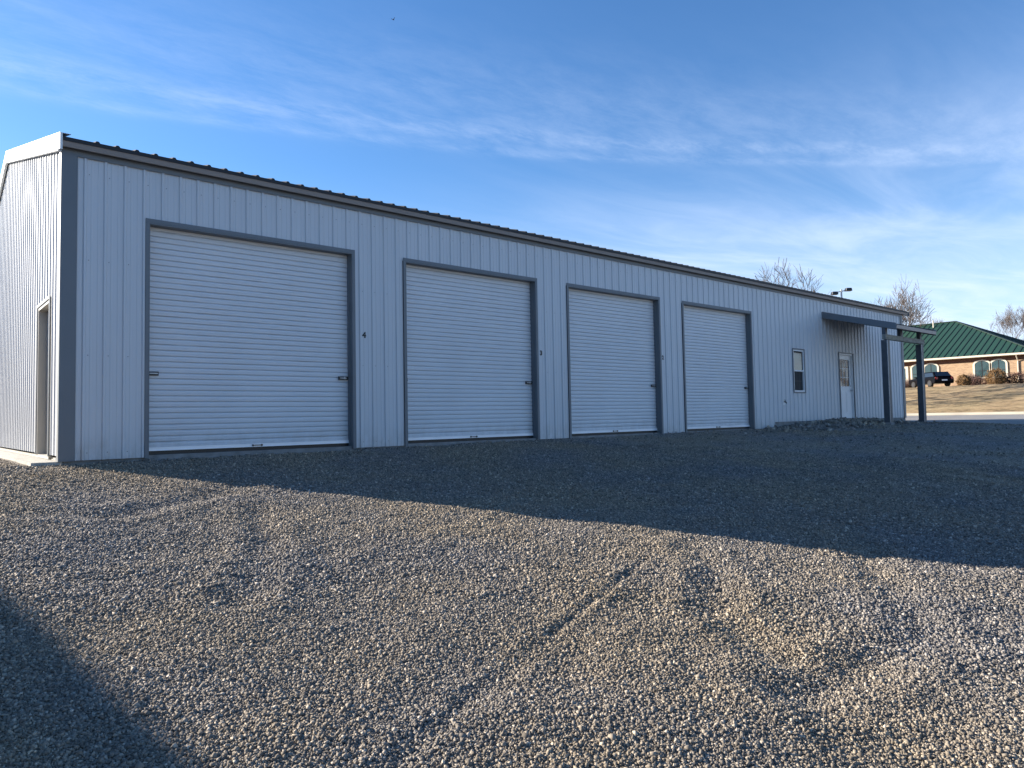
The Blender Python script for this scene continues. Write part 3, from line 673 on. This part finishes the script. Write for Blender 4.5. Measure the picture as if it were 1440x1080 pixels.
# gable side door
y0, y1, z0, z1 = GD
G = empty('side_door', (0, y0, 0)); G.parent = B
m_ = MB(); X = XL
m_.box(X - 0.030, X - 0.018, y0 - 0.045, y0, 0.01, z1 + 0.045); m_.box(X - 0.030, X - 0.018, y1, y1 + 0.045, 0.01, z1 + 0.045); m_.box(X - 0.030, X - 0.018, y0, y1, z1, z1 + 0.045)
bl(m_, 'door_trim', MT, G)
m_ = MB(); m_.box(X - 0.016, X + 0.14, y0 + .001, y0 + 0.04, 0.0, z1 - .001); m_.box(X - 0.016, X + 0.14, y1 - 0.04, y1 - .001, 0.0, z1 - .001); m_.box(X - 0.016, X + 0.14, y0 + 0.04, y1 - 0.04, z1 - 0.04, z1 - .001); m_.box(X - .01, X + 0.14, y0 + .04, y1 - .04, -0.03, 0.012)
bl(m_, 'door_frame', MBEI, G)
m_ = MB(); m_.box(X + 0.085, X + 0.125, y0 + 0.05, y1 - 0.05, 0.016, z1 - 0.046)
bl(m_, 'door_leaf', MBEI, G)
m_ = MB(); m_.tube([(X + 0.085, y0 + 0.13, 1.0), (X + 0.03, y0 + 0.13, 1.0)], [0.012, 0.012], 8); m_.tube([(X + 0.045, y0 + 0.13, 1.0), (X + 0.025, y0 + 0.13, 1.0), (X + 0.012, y0 + 0.13, 1.0)], [0.02, 0.03, 0.018], 10)
bl(m_, 'door_knob', MSTL, G)

# ------------------------------------------------------------------ entry canopy
CX0, CX1, CY, CZW, CZE = 19.70, 22.72, -2.12, 3.43, 2.86
cz = lambda y: CZW + (CZE - CZW) * (y / CY)
K = empty('entry_canopy', (CX0 - XL, 0, 0)); K.parent = B
q = roof_sheet(CX0 + 0.004, CX1 - 0.004, CY - 0.03, -0.02, cz, CX0 + 0.1, 0.012); bl(q, 'canopy_roof', MR, K)
def crake(x0, x1):
    m = MB(); m.hexa([(x0, CY - 0.03, cz(CY) - 0.15), (x1, CY - 0.03, cz(CY) - 0.15), (x1, -0.02, cz(0) - 0.15), (x0, -0.02, cz(0) - 0.15), (x0, CY - 0.03, cz(CY) + 0.035), (x1, CY - 0.03, cz(CY) + 0.035), (x1, -0.02, cz(0) + 0.035), (x0, -0.02, cz(0) + 0.035)])
    return m
bl(crake(CX0 - 0.03, CX0), 'canopy_rake_trim', MT, K); bl(crake(CX1, CX1 + 0.03), 'canopy_rake_trim', MT, K)
m_ = MB(); m_.extrude_profile([(CY - 0.035, CZE - 0.115), (CY - 0.025, CZE - 0.12), (CY - 0.02, CZE - 0.02), (CY - 0.045, CZE - 0.02)], CX0 + 0.002, CX1 - 0.002); bl(m_, 'canopy_fascia', MF, K)
m_ = MB(); m_.box(CX0 + 0.01, CX1 - 0.01, -0.045, -0.02, CZW + 0.02, CZW + 0.05); bl(m_, 'wall_flashing', MT, K)
for yy_ in (-0.12, -0.75, -1.38, -2.02):      # purlins under the sheet
    m_ = MB(); zt_ = cz(yy_) - 0.014; m_.hexa([(CX0 + .01, yy_ - .035, zt_ - 0.10), (CX1 - .01, yy_ - .035, zt_ - 0.10), (CX1 - .01, yy_ + .035, zt_ - 0.10), (CX0 + .01, yy_ + .035, zt_ - 0.10), (CX0 + .01, yy_ - .035, zt_ - .008), (CX1 - .01, yy_ - .035, zt_ - .008), (CX1 - .01, yy_ + .035, zt_ + 0.004), (CX0 + .01, yy_ + .035, zt_ + 0.004)])
    bl(m_, 'purlin', MPOST, K)
PY = -1.80
m_ = MB(); m_.box(19.69, 22.62, PY - 0.055, PY + 0.055, 2.46, 2.60); bl(m_, 'header_beam', MWOOD, K, bevel=0.004)
for xk in (19.76, 20.85, 22.33):
    m_ = MB(); m_.box(xk - 0.07, xk + 0.07, PY - 0.05, PY + 0.05, 2.60, cz(PY) - 0.115); bl(m_, 'beam_block', MPOST, K)
for xp in (19.78, 22.33):
    z_ = float(gh(xp, PY)) - 0.12
    m_ = MB(); hw = 0.085
    # box column with one thin pale strip down its front left corner
    m_.box(xp - hw, xp + hw, PY - hw, PY + hw, z_, 2.44)
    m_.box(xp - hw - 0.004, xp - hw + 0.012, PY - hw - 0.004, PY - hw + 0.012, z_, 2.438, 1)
    m_.box(xp - hw - 0.03, xp + hw + 0.03, PY - hw - 0.03, PY + hw + 0.03, z_ - 0.05, z_ + 0.15, 2)
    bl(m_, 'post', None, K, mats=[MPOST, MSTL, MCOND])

# ------------------------------------------------------------------ neighbouring long shed (outside the frame; throws the shade at lower left)
ZE = 4.0; XE = -7.78
SH = empty('metal_shed', (XE, 0, 0), label='long pale storage shed standing left of the frame, shading the lower left gravel', cat='building')
m_ = panel_wall(44, 0.2, lambda s_: -0.9, lambda s_: ZE, [], lambda s_, o, z: (XE - 0.15 + o, -22 + s_, z)); q = m_.build('wall', MW); q.parent = SH; q.data.transform(Matrix.Translation((-XE, 0, 0)))
m_ = MB(); m_.quad((XE - 0.16, 22, -0.9), (XE - 10, 22, -0.9), (XE - 10, 22, ZE), (XE - 0.16, 22, ZE)); m_.quad((XE - 0.16, -22, -1.6), (XE - 10, -22, -1.6), (XE - 10, -22, ZE), (XE - 0.16, -22, ZE)); m_.quad((XE - 10, -22, -1.6), (XE - 10, 22, -1.6), (XE - 10, 22, ZE), (XE - 10, -22, ZE))
m_.add([(XE - 0.16, 22, ZE), (XE - 10, 22, ZE), (XE - 5.1, 22, ZE + 1.2)], [(0, 1, 2)]); m_.add([(XE - 0.16, -22, ZE), (XE - 10, -22, ZE), (XE - 5.1, -22, ZE + 1.2)], [(0, 1, 2)])
q = m_.build('wall', MW); q.parent = SH; q.data.transform(Matrix.Translation((-XE, 0, 0)))
m_ = MB()
m_.hexa([(XE, -22.2, ZE - 0.02), (XE, 22.2, ZE - 0.02), (XE - 5.1, 22.2, ZE + 1.22), (XE - 5.1, -22.2, ZE + 1.22), (XE, -22.2, ZE + 0.02), (XE, 22.2, ZE + 0.02), (XE - 5.1, 22.2, ZE + 1.26), (XE - 5.1, -22.2, ZE + 1.26)])
m_.hexa([(XE - 10.2, -22.2, ZE - 0.02), (XE - 10.2, 22.2, ZE - 0.02), (XE - 5.1, 22.2, ZE + 1.22), (XE - 5.1, -22.2, ZE + 1.22), (XE - 10.2, -22.2, ZE + 0.02), (XE - 10.2, 22.2, ZE + 0.02), (XE - 5.1, 22.2, ZE + 1.26), (XE - 5.1, -22.2, ZE + 1.26)])
q = m_.build('roof', MR); q.parent = SH; q.data.transform(Matrix.Translation((-XE, 0, 0)))

# ------------------------------------------------------------------ brick office building with green roof
def brick_mat():
    m = bpy.data.materials.new('tan_brick'); m.use_nodes = True
    t = m.node_tree; b = t.nodes['Principled BSDF']; n_ = t.nodes.new; lk = t.links.new
    tcn = n_('ShaderNodeTexCoord'); sx = n_('ShaderNodeSeparateXYZ'); lk(tcn.outputs['Object'], sx.inputs[0])
    cbn = n_('ShaderNodeCombineXYZ'); ad = n_('ShaderNodeMath'); ad.operation = 'ADD'; lk(sx.outputs[0], ad.inputs[0]); lk(sx.outputs[1], ad.inputs[1])
    lk(ad.outputs[0], cbn.inputs[0]); lk(sx.outputs[2], cbn.inputs[1])
    br = n_('ShaderNodeTexBrick'); lk(cbn.outputs[0], br.inputs['Vector']); br.inputs['Scale'].default_value = 1.0
    br.inputs['Brick Width'].default_value = 0.26; br.inputs['Row Height'].default_value = 0.095; br.inputs['Mortar Size'].default_value = 0.012
    br.inputs['Color1'].default_value = (0.42, 0.265, 0.145, 1); br.inputs['Color2'].default_value = (0.27, 0.14, 0.075, 1); br.inputs['Mortar'].default_value = (0.36, 0.30, 0.22, 1); br.inputs['Bias'].default_value = -0.2
    lk(br.outputs['Color'], b.inputs['Base Color']); b.inputs['Roughness'].default_value = 0.9
    return m
MBR = brick_mat(); MBRT = mat('brick_eave_shade', (0.13, 0.06, 0.038), 0.9, var=0.2, vscale=6)
MGRN = mat('green_standing_seam', (0.020, 0.058, 0.036), 0.5, var=0.06, vscale=0.5); MGRS2 = mat('green_seams', (0.014, 0.034, 0.025), 0.6)
MCRM = mat('cream_trim', (0.62, 0.55, 0.44), 0.7, var=0.05)
X0, YA, YB, BZ, EZ, HP = 82.12, 9.15, 62.0, 2.88, 5.86, 10.0
O_ = empty('brick_office', (X0, YA, BZ), label='low tan brick office building with a green standing-seam hip roof behind the lawn', cat='building')
def ob(mb, name, m=None, parent=None, **k):
    o = mb.build(name, m, None, **k); p = parent or O_; o.parent = p
    off = Vector((0, 0, 0)); q = p
    while q: off += q.location; q = q.parent
    o.data.transform(Matrix.Translation(-off)); return o
WINS = [(12.84, 14.12), (11.42, 12.62), (17.62, 18.82), (19.02, 20.1), (24.5, 25.7), (26.0, 27.2)]
m_ = MB(); m_.box(X0, X0 + 19, YA, YB, BZ - 1, EZ - 0.62); ob(m_, 'wall', MBR)
m_ = MB(); m_.box(X0 - 0.03, X0 + 19.03, YA - 0.03, YB + 0.03, EZ - 0.62, EZ - 0.02); ob(m_, 'eave_shade_band', MBRT)  # dark band under the gutter: eave shadow put into the brick colour
m_ = MB(); ov = 0.55; x0, x1, y0, y1 = X0 - ov, X0 + 19 + ov, YA - ov, YB + ov; h = (x1 - x0) / 2; rz = 10.65
A_ = (x0, y0, EZ); B_ = (x1, y0, EZ); C_ = (x1, y1, EZ); D_ = (x0, y1, EZ); E_ = ((x0 + x1) / 2, y0 + h, rz); F_ = ((x0 + x1) / 2, y1 - h, rz)
dn = lambda p: (p[0], p[1], p[2] - 0.12)
m_.add([A_, B_, C_, D_, E_, F_] + [dn(p) for p in (A_, B_, C_, D_)], [(0, 1, 4), (1, 2, 5, 4), (2, 3, 5), (3, 0, 4, 5), (0, 6, 7, 1), (1, 7, 8, 2), (2, 8, 9, 3), (3, 9, 6, 0), (6, 9, 8, 7)])
# standing seams on the lit face and the end face
sy = y0 + 0.3
def seam(p, q, w_=0.035, hgt=0.06):
    p = Vector(p); q = Vector(q); d = (q - p).normalized(); s_ = d.cross(Vector((0, 0, 1))).normalized() * w_; u_ = Vector((0, 0, hgt))
    m_.hexa([p - s_, p + s_, q + s_, q - s_, p - s_ + u_, p + s_ + u_, q + s_ + u_, q - s_ + u_], 1)
while sy < y1:
    run = min(h, sy - y0, y1 - sy)
    if run > 0.2: seam((x0, sy, EZ), (x0 + run, sy, EZ + (rz - EZ) * run / h))
    sy += 0.61
sx_ = x0 + 0.3
while sx_ < x1:
    run = min(h, sx_ - x0, x1 - sx_)
    if run > 0.2: seam((sx_, y0, EZ), (sx_, y0 + run, EZ + (rz - EZ) * run / h))
    sx_ += 0.61
for p, q in ((A_, E_), (B_, E_), (E_, F_)): seam(p, q, 0.12, 0.07)
ob(m_, 'roof', mats=[MGRN, MGRS2])
m_ = MB(); m_.box(x0 - 0.14, x0 + 0.02, y0 - 0.1, y1, EZ - 0.18, EZ + 0.0); m_.box(x0, x1, y0 - 0.14, y0 + 0.02, EZ - 0.18, EZ + 0.0); ob(m_, 'gutter', MCRM)
m_ = MB(); m_.box(x0 + .02, X0 + 0.2, y0 + .1, y1 - .1, EZ - 0.2, EZ - 0.13); ob(m_, 'soffit', MCRM)
m_ = MB(); m_.tube([(x0 - 0.05, 10.38, EZ - 0.16), (x0 + 0.05, 10.38, EZ - 0.3), (X0 - 0.09, 10.38, EZ - 0.75), (X0 - 0.09, 10.38, BZ)], [0.06] * 4, 6); ob(m_, 'downspout', MCRM)
m_ = MB(); m_.tube([((x0 + x1) / 2 - 1.2, 20.6, rz - 0.7), ((x0 + x1) / 2 - 1.2, 20.6, rz + 0.25)], [0.07, 0.07], 8); ob(m_, 'vent_pipe', MCRM)
for (wy0, wy1) in WINS:
    we = empty('arched_window', (0, wy0 - YA, 3.62 - BZ)); we.parent = O_
    zs, zc, n = 3.62, 4.95, 10
    arc = [(wy0, zs)] + [(wy0, zc)] + [((wy0 + wy1) / 2 - math.cos(math.pi * k / n) * (wy1 - wy0) / 2, zc + math.sin(math.pi * k / n) * 0.34) for k in range(1, n)] + [(wy1, zc), (wy1, zs)]
    m_ = MB(); k = len(arc); m_.add([(X0 - 0.07, y_, z_) for y_, z_ in arc] + [(X0 - 0.035, y_, z_) for y_, z_ in arc], [tuple(range(k)), tuple(range(k, 2 * k))] + [(i, (i + 1) % k, (i + 1) % k + k, i + k) for i in range(k)])
    ob(m_, 'pane', MGL2, we)
    m_ = MB(); yc = (wy0 + wy1) / 2; sc = 1.0
    out = [(yc + (y_ - yc) * 1.28, zc + (z_ - zc) * (1.38 if z_ > zc else 1.0)) for y_, z_ in arc]
    vs = [(X0 - 0.10, y_, z_) for y_, z_ in arc] + [(X0 - 0.10, y_, z_) for y_, z_ in out] + [(X0 + 0.02, y_, z_) for y_, z_ in arc] + [(X0 + 0.02, y_, z_) for y_, z_ in out]
    fs = []
    for i in range(k - 1): fs += [(i, i + 1, i + 1 + k, i + k), (i + 2 * k, i + 1 + 2 * k, i + 1, i), (i + k, i + 1 + k, i + 1 + 3 * k, i + 3 * k)]
    m_.add(vs, fs); m_.box(X0 - 0.13, X0 + 0.02, wy0 - 0.17, wy1 + 0.17, zs - 0.12, zs); ob(m_, 'stone_surround', MCRM, we)
    m_ = MB(); m_.box(X0 - 0.09, X0 - 0.071, yc - 0.03, yc + 0.03, zs, zc + 0.33); m_.box(X0 - 0.088, X0 - 0.072, wy0, wy1, 4.28, 4.33); ob(m_, 'muntin', MBLK, we)
m_ = MB(); m_.box(X0 - 0.1, X0 + 0.02, 20.5, 20.75, BZ, 5.2); m_.box(X0 - 0.1, X0 + 0.02, 21.85, 22.1, BZ, 5.2); m_.box(X0 - 0.1, X0 + 0.02, 20.75, 21.85, 5.0, 5.2); ob(m_, 'door_surround', MCRM)
m_ = MB(); m_.box(X0 - 0.05, X0 + 0.02, 20.75, 21.85, BZ, 5.0); ob(m_, 'entrance_door', MGL2)
# wing to the right, its own hip
m_ = MB(); wx0, wx1, wy0, wy1 = 104.0, 122.0, -6.0, 14.0; m_.box(wx0, wx1, wy0, wy1, BZ - 1, EZ); ob(m_, 'wing_wall', MBR)
m_ = MB(); wh = 9.5; wA = (wx0 - .5, wy0 - .5, EZ + .2); wB = (wx1 + .5, wy0 - .5, EZ + .2); wC = (wx1 + .5, wy1 + .5, EZ + .2); wD = (wx0 - .5, wy1 + .5, EZ + .2)
m_.add([wA, wB, wC, wD, ((wx0 + wx1) / 2, wy0 + wh, 10.9), ((wx0 + wx1) / 2, wy1 - wh + .9, 10.9)], [(0, 1, 4), (1, 2, 5, 4), (2, 3, 5), (3, 0, 4, 5), (3, 2, 1, 0)])
yk = wy0
while yk < wy1:
    run = min(wh, yk - wy0 + .5, wy1 - yk + .5); seam((wx0 - .5, yk, EZ + .2), (wx0 - .5 + run, yk, EZ + .2 + (10.7 - EZ) * run / wh)); yk += 0.61
ob(m_, 'wing_roof', mats=[MGRN, MGRS2])

# ------------------------------------------------------------------ shrubs
def foliage_mat(name, c1, c2):
    m = mat(name, c1, 0.8); t = m.node_tree; b = t.nodes['Principled BSDF']
    oi = t.nodes.new('ShaderNodeTexCoord'); n = t.nodes.new('ShaderNodeTexNoise'); n.inputs['Scale'].default_value = 9; t.links.new(oi.outputs['Object'], n.inputs['Vector'])
    r = t.nodes.new('ShaderNodeValToRGB'); t.links.new(n.outputs['Fac'], r.inputs[0]); r.color_ramp.elements[0].color = (*c1, 1); r.color_ramp.elements[1].color = (*c2, 1)
    r.color_ramp.elements[0].position = 0.35; r.color_ramp.elements[1].position = 0.65; t.links.new(r.outputs[0], b.inputs['Base Color']); return m
MGOLD = foliage_mat('golden_shrub_leaves', (0.08, 0.042, 0.012), (0.20, 0.105, 0.03)); MRED = foliage_mat('dark_red_leaves', (0.05, 0.025, 0.02), (0.12, 0.055, 0.035)); MTWIG = foliage_mat('twiggy_purple', (0.11, 0.07, 0.06), (0.22, 0.14, 0.11))
def shrub(name, label, x, y, rx, ry, h_, m, n=1500, leaf=0.07, seed=0, twig=False, grp=None):
    z0 = float(lawn_h(np.array(x), np.array(y))) - 0.02
    e = empty(name, (x, y, z0), label=label, cat='shrub', group=grp)
    r_ = random.Random(seed); mb = MB()
    for _ in range(n):
        th = r_.uniform(0, 2 * math.pi); ph = math.acos(r_.uniform(-0.85, 1)); k = r_.uniform(0.62, 1.0) * (1 + 0.10 * math.sin(5 * th + seed) + 0.08 * math.cos(7 * ph + th))
        c = Vector((rx * math.sin(ph) * math.cos(th) * k, ry * math.sin(ph) * math.sin(th) * k, h_ * 0.42 + h_ * 0.58 * math.cos(ph) * k))
        c.z = max(c.z, r_.uniform(0, .12))
        a_ = Vector((r_.gauss(0, 1), r_.gauss(0, 1), r_.gauss(0, 1))).normalized(); b_ = a_.orthogonal().normalized(); s_ = leaf * r_.uniform(0.6, 1.4)
        if twig: mb.tube([c * 0.25 + Vector((0, 0, .0)), c], [0.012, 0.006], 3, cap=False)
        else: mb.add([c - a_ * s_, c + b_ * s_ * 0.5, c + a_ * s_, c - b_ * s_ * 0.5], [(0, 1, 2, 3)])
    o = mb.build('foliage' if not twig else 'twigs', m); o.parent = e
    mb = MB()
    for k in range(5): mb.tube([(0, 0, 0), (r_.uniform(-.4, .4) * rx, r_.uniform(-.4, .4) * ry, h_ * 0.6)], [0.03, 0.015], 5)
    o = mb.build('stem', MBARK); o.parent = e
shrub('round_shrub', 'small rounded golden brown shrub just right of the dark car', 76.0, 13.35, 0.65, 0.65, 1.15, MGOLD, 1600, seed=3)
shrub('round_shrub', 'large rounded golden brown shrub in front of the paired arched windows', 78.2, 11.25, 0.9, 0.9, 1.55, MGOLD, 2600, seed=5)
shrub('low_shrub', 'low dark reddish shrub between the two golden shrubs', 79.0, 13.1, 0.7, 1.3, 0.85, MRED, 1600, seed=6)
shrub('twiggy_shrub', 'bare twiggy shrub under the left arched window behind the low dark shrub', 80.6, 13.9, 0.6, 0.9, 1.35, MTWIG, 700, seed=7, twig=True)
shrub('low_shrub', 'dark hedge-like shrub right of the large golden shrub', 79.6, 9.9, 0.6, 1.25, 1.15, MRED, 1800, seed=8)
shrub('twiggy_shrub', 'purplish twiggy shrub at the right edge beside the downspout', 78.6, 8.2, 0.9, 1.3, 1.55, MTWIG, 900, seed=9, twig=True)
shrub('twiggy_shrub', 'reddish twiggy shrub left of the canopy post, by the brick entrance', 78.6, 19.3, 0.8, 1.1, 1.15, MTWIG, 800, seed=10, twig=True)

# ------------------------------------------------------------------ dark SUV parked in front of the brick office
MCAR = mat('black_car_paint', (0.005, 0.005, 0.007), 0.08, spec=0.04); MTYR = mat('tyre', (0.02, 0.02, 0.02), 0.85); MRIM = mat('rim', (0.06, 0.06, 0.065), 0.4, metal=0.5)
MHEAD = mat('lamp_lens', (0.75, 0.75, 0.75), 0.1); MTAIL = mat('tail_lens', (0.25, 0.01, 0.01), 0.2)
cx, cy = 72.6, 15.1
V_ = empty('parked_car', (cx, cy, float(lawn_h(np.array(cx), np.array(cy))) + 0.0), R(48), label='black suv parked above the lawn behind the canopy post', cat='car'); V_.scale = (0.98, 0.95, 0.82)
bm = bmesh.new()
side = [(-2.3, 0.35), (-2.35, 0.75), (-2.28, 1.02), (-1.95, 1.08), (2.25, 0.40), (2.32, 0.7), (2.2, 0.92), (1.15, 1.04), (0.45, 1.58), (0.0, 1.68), (-1.5, 1.66), (-2.1, 1.12)]
body = [(-2.28, 0.32), (2.25, 0.32), (2.34, 0.55), (2.30, 0.85), (2.05, 0.98), (1.10, 1.07), (-2.18, 1.10), (-2.34, 0.95), (-2.36, 0.55)]
def loft(prof, hw, taper, n=1):
    m = MB(); k = len(prof)
    vs = [(x, -hw * (1 - taper * max(0, (z - 0.9))), z) for x, z in prof] + [(x, hw * (1 - taper * max(0, (z - 0.9))), z) for x, z in prof]
    m.add(vs, [tuple(range(k)), tuple(range(k, 2 * k))[::-1]] + [(i, (i + 1) % k, (i + 1) % k + k, i + k) for i in range(k)]); return m
bm.free()
o = loft(body, 0.93, 0.1).build('body', MCAR, V_, bevel=0.07)
o = loft([(1.12, 1.05), (0.40, 1.60), (0.05, 1.68), (-1.75, 1.66), (-2.22, 1.08)], 0.86, 0.22).build('cabin', MCAR, V_, bevel=0.05)
m_ = loft([(0.92, 1.10), (0.36, 1.54), (-1.70, 1.56), (-2.0, 1.12)], 0.868, 0.20); m_.build('side_glass', MGL, V_)
m_ = MB(); m_.quad((1.10, -0.74, 1.09), (1.10, 0.74, 1.09), (0.47, 0.66, 1.575), (0.47, -0.66, 1.575)); m_.build('windscreen', MGL, V_).location = (0.02, 0, 0.012)
m_ = MB(); m_.quad((-2.20, -0.74, 1.14), (-1.83, -0.66, 1.60), (-1.83, 0.66, 1.60), (-2.20, 0.74, 1.14)); m_.build('rear_window', MGL, V_).location = (-0.03, 0, 0.005)
for sx in (-1.42, 1.42):
    for sy in (-1, 1):
        m_ = MB(); m_.tube([(sx, sy * 0.70, 0.36), (sx, sy * 0.72, 0.36), (sx, sy * 0.92, 0.36), (sx, sy * 0.945, 0.36)], [0.32, 0.36, 0.36, 0.31], 20); wo_ = m_.build('wheel', MTYR, V_)
        m_ = MB(); m_.tube([(sx, sy * 0.93, 0.36), (sx, sy * 0.955, 0.36)], [0.23, 0.21], 16); m_.build('rim', MRIM, wo_)
for sy in (-1, 1):
    m_ = MB(); m_.box(-2.37, -2.28, sy * 0.74 - 0.1, sy * 0.74 + 0.1, 0.78, 1.02); m_.build('tail_light', MTAIL, V_)
    m_ = MB(); m_.box(2.24, 2.335, sy * 0.72 - 0.13, sy * 0.72 + 0.13, 0.70, 0.84); m_.build('headlight', MHEAD, V_)
    m_ = MB(); m_.box(0.75, 0.95, sy * 1.0 - 0.09, sy * 1.0 + 0.09, 1.08, 1.22); m_.build('wing_mirror', MCAR, V_)
m_ = MB(); m_.box(-2.375, -2.35, -0.26, 0.26, 0.62, 0.76); m_.build('number_plate', MVIN, V_)

# ------------------------------------------------------------------ bare trees
def bare_tree(name, label, x, y, z, height, spread, seed, m, levels=6, first=0.28, twr=0.012, grp='bare winter trees beyond the building', trunk_r=None, width=None):
    twr = twr * 0.62
    r_ = random.Random(seed)
    e = empty(name, (x, y, z), label=label, cat='tree', group=grp)
    tk = MB(); cr = MB()
    R0 = trunk_r or height * 0.018; wd = width or height * 0.3; zc = height * 0.52; hh = height - zc
    def grow(p, d, L_, rad, lev):
        nseg = 3 if lev < 3 else 2
        pts = [p]; rr = [rad]; q = p; dd = d; stop = False
        for i in range(nseg):
            dd = (dd + Vector((r_.gauss(0, 1), r_.gauss(0, 1), r_.gauss(0, .6))) * 0.12 + Vector((0, 0, 0.07))).normalized()
            q = q + dd * (L_ / nseg)
            if lev and math.sqrt((q.x ** 2 + q.y ** 2) / wd ** 2 + ((q.z - zc) / hh) ** 2) > 1.0: stop = True
            pts.append(q); rr.append(max(twr * 0.6, rad * (1 - 0.5 * (i + 1) / nseg)))
        (tk if lev == 0 else cr).tube(pts, rr, 7 if lev < 2 else (4 if lev < 4 else 3), cap=False)
        if lev >= levels or stop: return
        nb = 3
        if lev == 0: nb = 7
        for k in range(nb):
            t_ = r_.uniform(0.45, 1.0) if lev else r_.uniform(0.55, 1.0)
            if k == 0: t_ = 1.0
            i = min(int(t_ * nseg), nseg - 1); f = t_ * nseg - i; bp_ = pts[i].lerp(pts[i + 1], f)
            ang = R(r_.uniform(18, 50)) if k else R(r_.uniform(5, 18))
            ax = dd.orthogonal().normalized(); ax.rotate(Matrix.Rotation(r_.uniform(0, 2 * math.pi), 3, dd))
            nd = dd.copy(); nd.rotate(Matrix.Rotation(ang * spread, 3, ax))
            grow(bp_, nd, L_ * r_.uniform(0.62, 0.86), max(twr, rr[-1] * r_.uniform(0.6, 0.9)), lev + 1)
    grow(Vector((0, 0, 0)), Vector((0, 0, 1)), height * 0.30, R0, 0)
    for mb_, nm in ((tk, 'trunk'), (cr, 'crown')):
        mb_.keep_normals = True
        o = mb_.build(nm, m); o.parent = e
    return e
T0 = bare_tree('bare_tree', 'bare dark tree fanning out over the roof, left of the pole light', 59.06, 22.3, -0.3, 14.5, 1.0, 29, MBARK, 6, twr=0.030, width=4.4)
T1 = bare_tree('bare_tree', 'tall dense bare tree behind the right end of the long building', 93.72, 25.35, 2.9, 13.8, 0.9, 22, MBARKR, 6, twr=0.034, width=4.2)
bare_tree('bare_tree', 'faint small bare tree between the pole light and the dense tree', 118, 40, 2.9, 12.4, 0.7, 21, MBARKR, 6, twr=0.026, width=2.6)
bare_tree('bare_tree', 'low bare tree seen just right of the dense tree, above the green ridge', 118.9, 30.5, 2.9, 12.0, 0.8, 33, MBARKR, 6, twr=0.026, width=3.0)
bare_tree('bare_tree', 'bare tree at the right edge behind the green roof', 128.3, 21.3, 2.9, 14.4, 0.95, 45, MBARKR, 7, twr=0.028, width=4.2)
for i, (x, y, sc, rz_) in enumerate([(88, -30, 1.0, 1.0), (96, -36, 1.1, 2.2), (84, -41, 0.9, 3.9), (92, -47, 1.15, 5.0), (99, -56, 1.0, 0.4), (104, -29, 1.05, 2.9)]):
    c = T1.copy(); C.objects.link(c); c.location = (x, y, 0.2); c.rotation_euler = (0, 0, rz_); c.scale = (sc, sc, sc * 0.9)
    c['label'] = 'bare tree outside the frame at right, mirrored in the office door glass'; c['group'] = 'bare trees mirrored in the office glass'
    for ch in T1.children:
        d = ch.copy(); C.objects.link(d); d.parent = c
# ------------------------------------------------------------------ twin-head parking lot light
P_ = empty('lot_light', (43.19, 9.93, -0.035), label='twin-headed pole light showing above the roof edge', cat='street lamp')
m_ = MB(); m_.tube([(0, 0, 0), (0, 0, 8.12)], [0.10, 0.055], 10); m_.build('pole', MSTL, P_)
m_ = MB(); m_.tube([(0, 0, 0), (0, 0, 0.5)], [0.25, 0.25], 14); m_.build('base', MCON, P_)
ax_ = Vector((RT.x, RT.y, 0)).normalized()
m_ = MB(); m_.tube([-ax_ * 0.42 + Vector((0, 0, 7.92)), ax_ * 0.42 + Vector((0, 0, 8.08))], [0.03, 0.03], 6); m_.build('crossarm', MPOST, P_)
for s_, zz_ in ((-1, 7.88), (1, 8.10)):
    c = ax_ * 0.44 * s_ + Vector((0, 0, zz_)); m_ = MB()
    d_ = ax_ * s_; n_ = Vector((-d_.y, d_.x, 0))
    m_.hexa([c + d_ * a * 0.20 + n_ * b * 0.16 + Vector((0, 0, -0.09)) for a, b in ((-1, -1), (1, -1), (1, 1), (-1, 1))] + [c + d_ * a * 0.16 + n_ * b * 0.14 + Vector((0, 0, 0.10)) for a, b in ((-1, -1), (1, -1), (1, 1), (-1, 1))])
    m_.build('lamp_head', MBLK, P_, bevel=0.02)

# ------------------------------------------------------------------ bird high in the sky
bp_ = CP + (FW + RT * ((553 - 720) / 1004.85) + UP * ((540 - 28) / 1004.85)) * 62
b_ = empty('flying_bird', bp_, R(20), label='tiny dark bird high in the blue sky', cat='bird')
me = bpy.data.meshes.new('body'); vs = [(-0.17, 0, 0.0), (-0.05, 0, 0.03), (0.10, 0, 0.02), (0.16, 0, 0.03), (0.0, 0.03, 0.01), (0.0, -0.03, 0.01), (-0.02, 0.16, 0.10), (-0.10, 0.30, 0.16), (-0.02, -0.16, 0.10), (-0.10, -0.30, 0.16), (0.06, 0.02, 0.02), (0.06, -0.02, 0.02), (-0.06, 0.02, 0.01), (-0.06, -0.02, 0.01), (-0.24, 0.035, 0), (-0.24, -0.035, 0), (0, 0, -0.03)]
me.from_pydata(vs, [], [(1, 12, 13), (1, 4, 12), (1, 13, 5), (2, 10, 1), (10, 4, 1), (2, 1, 11), (11, 1, 5), (3, 10, 2), (3, 2, 11), (10, 6, 4), (4, 6, 12), (12, 6, 7), (11, 5, 8), (5, 13, 8), (13, 9, 8), (0, 12, 14), (0, 13, 12), (0, 15, 13), (0, 14, 15), (16, 4, 10), (16, 10, 3), (16, 3, 11), (16, 11, 5), (16, 5, 13), (16, 13, 12), (16, 12, 4), (6, 10, 4), (7, 6, 10)])
o = link('body', me, MBLK); o.parent = b_
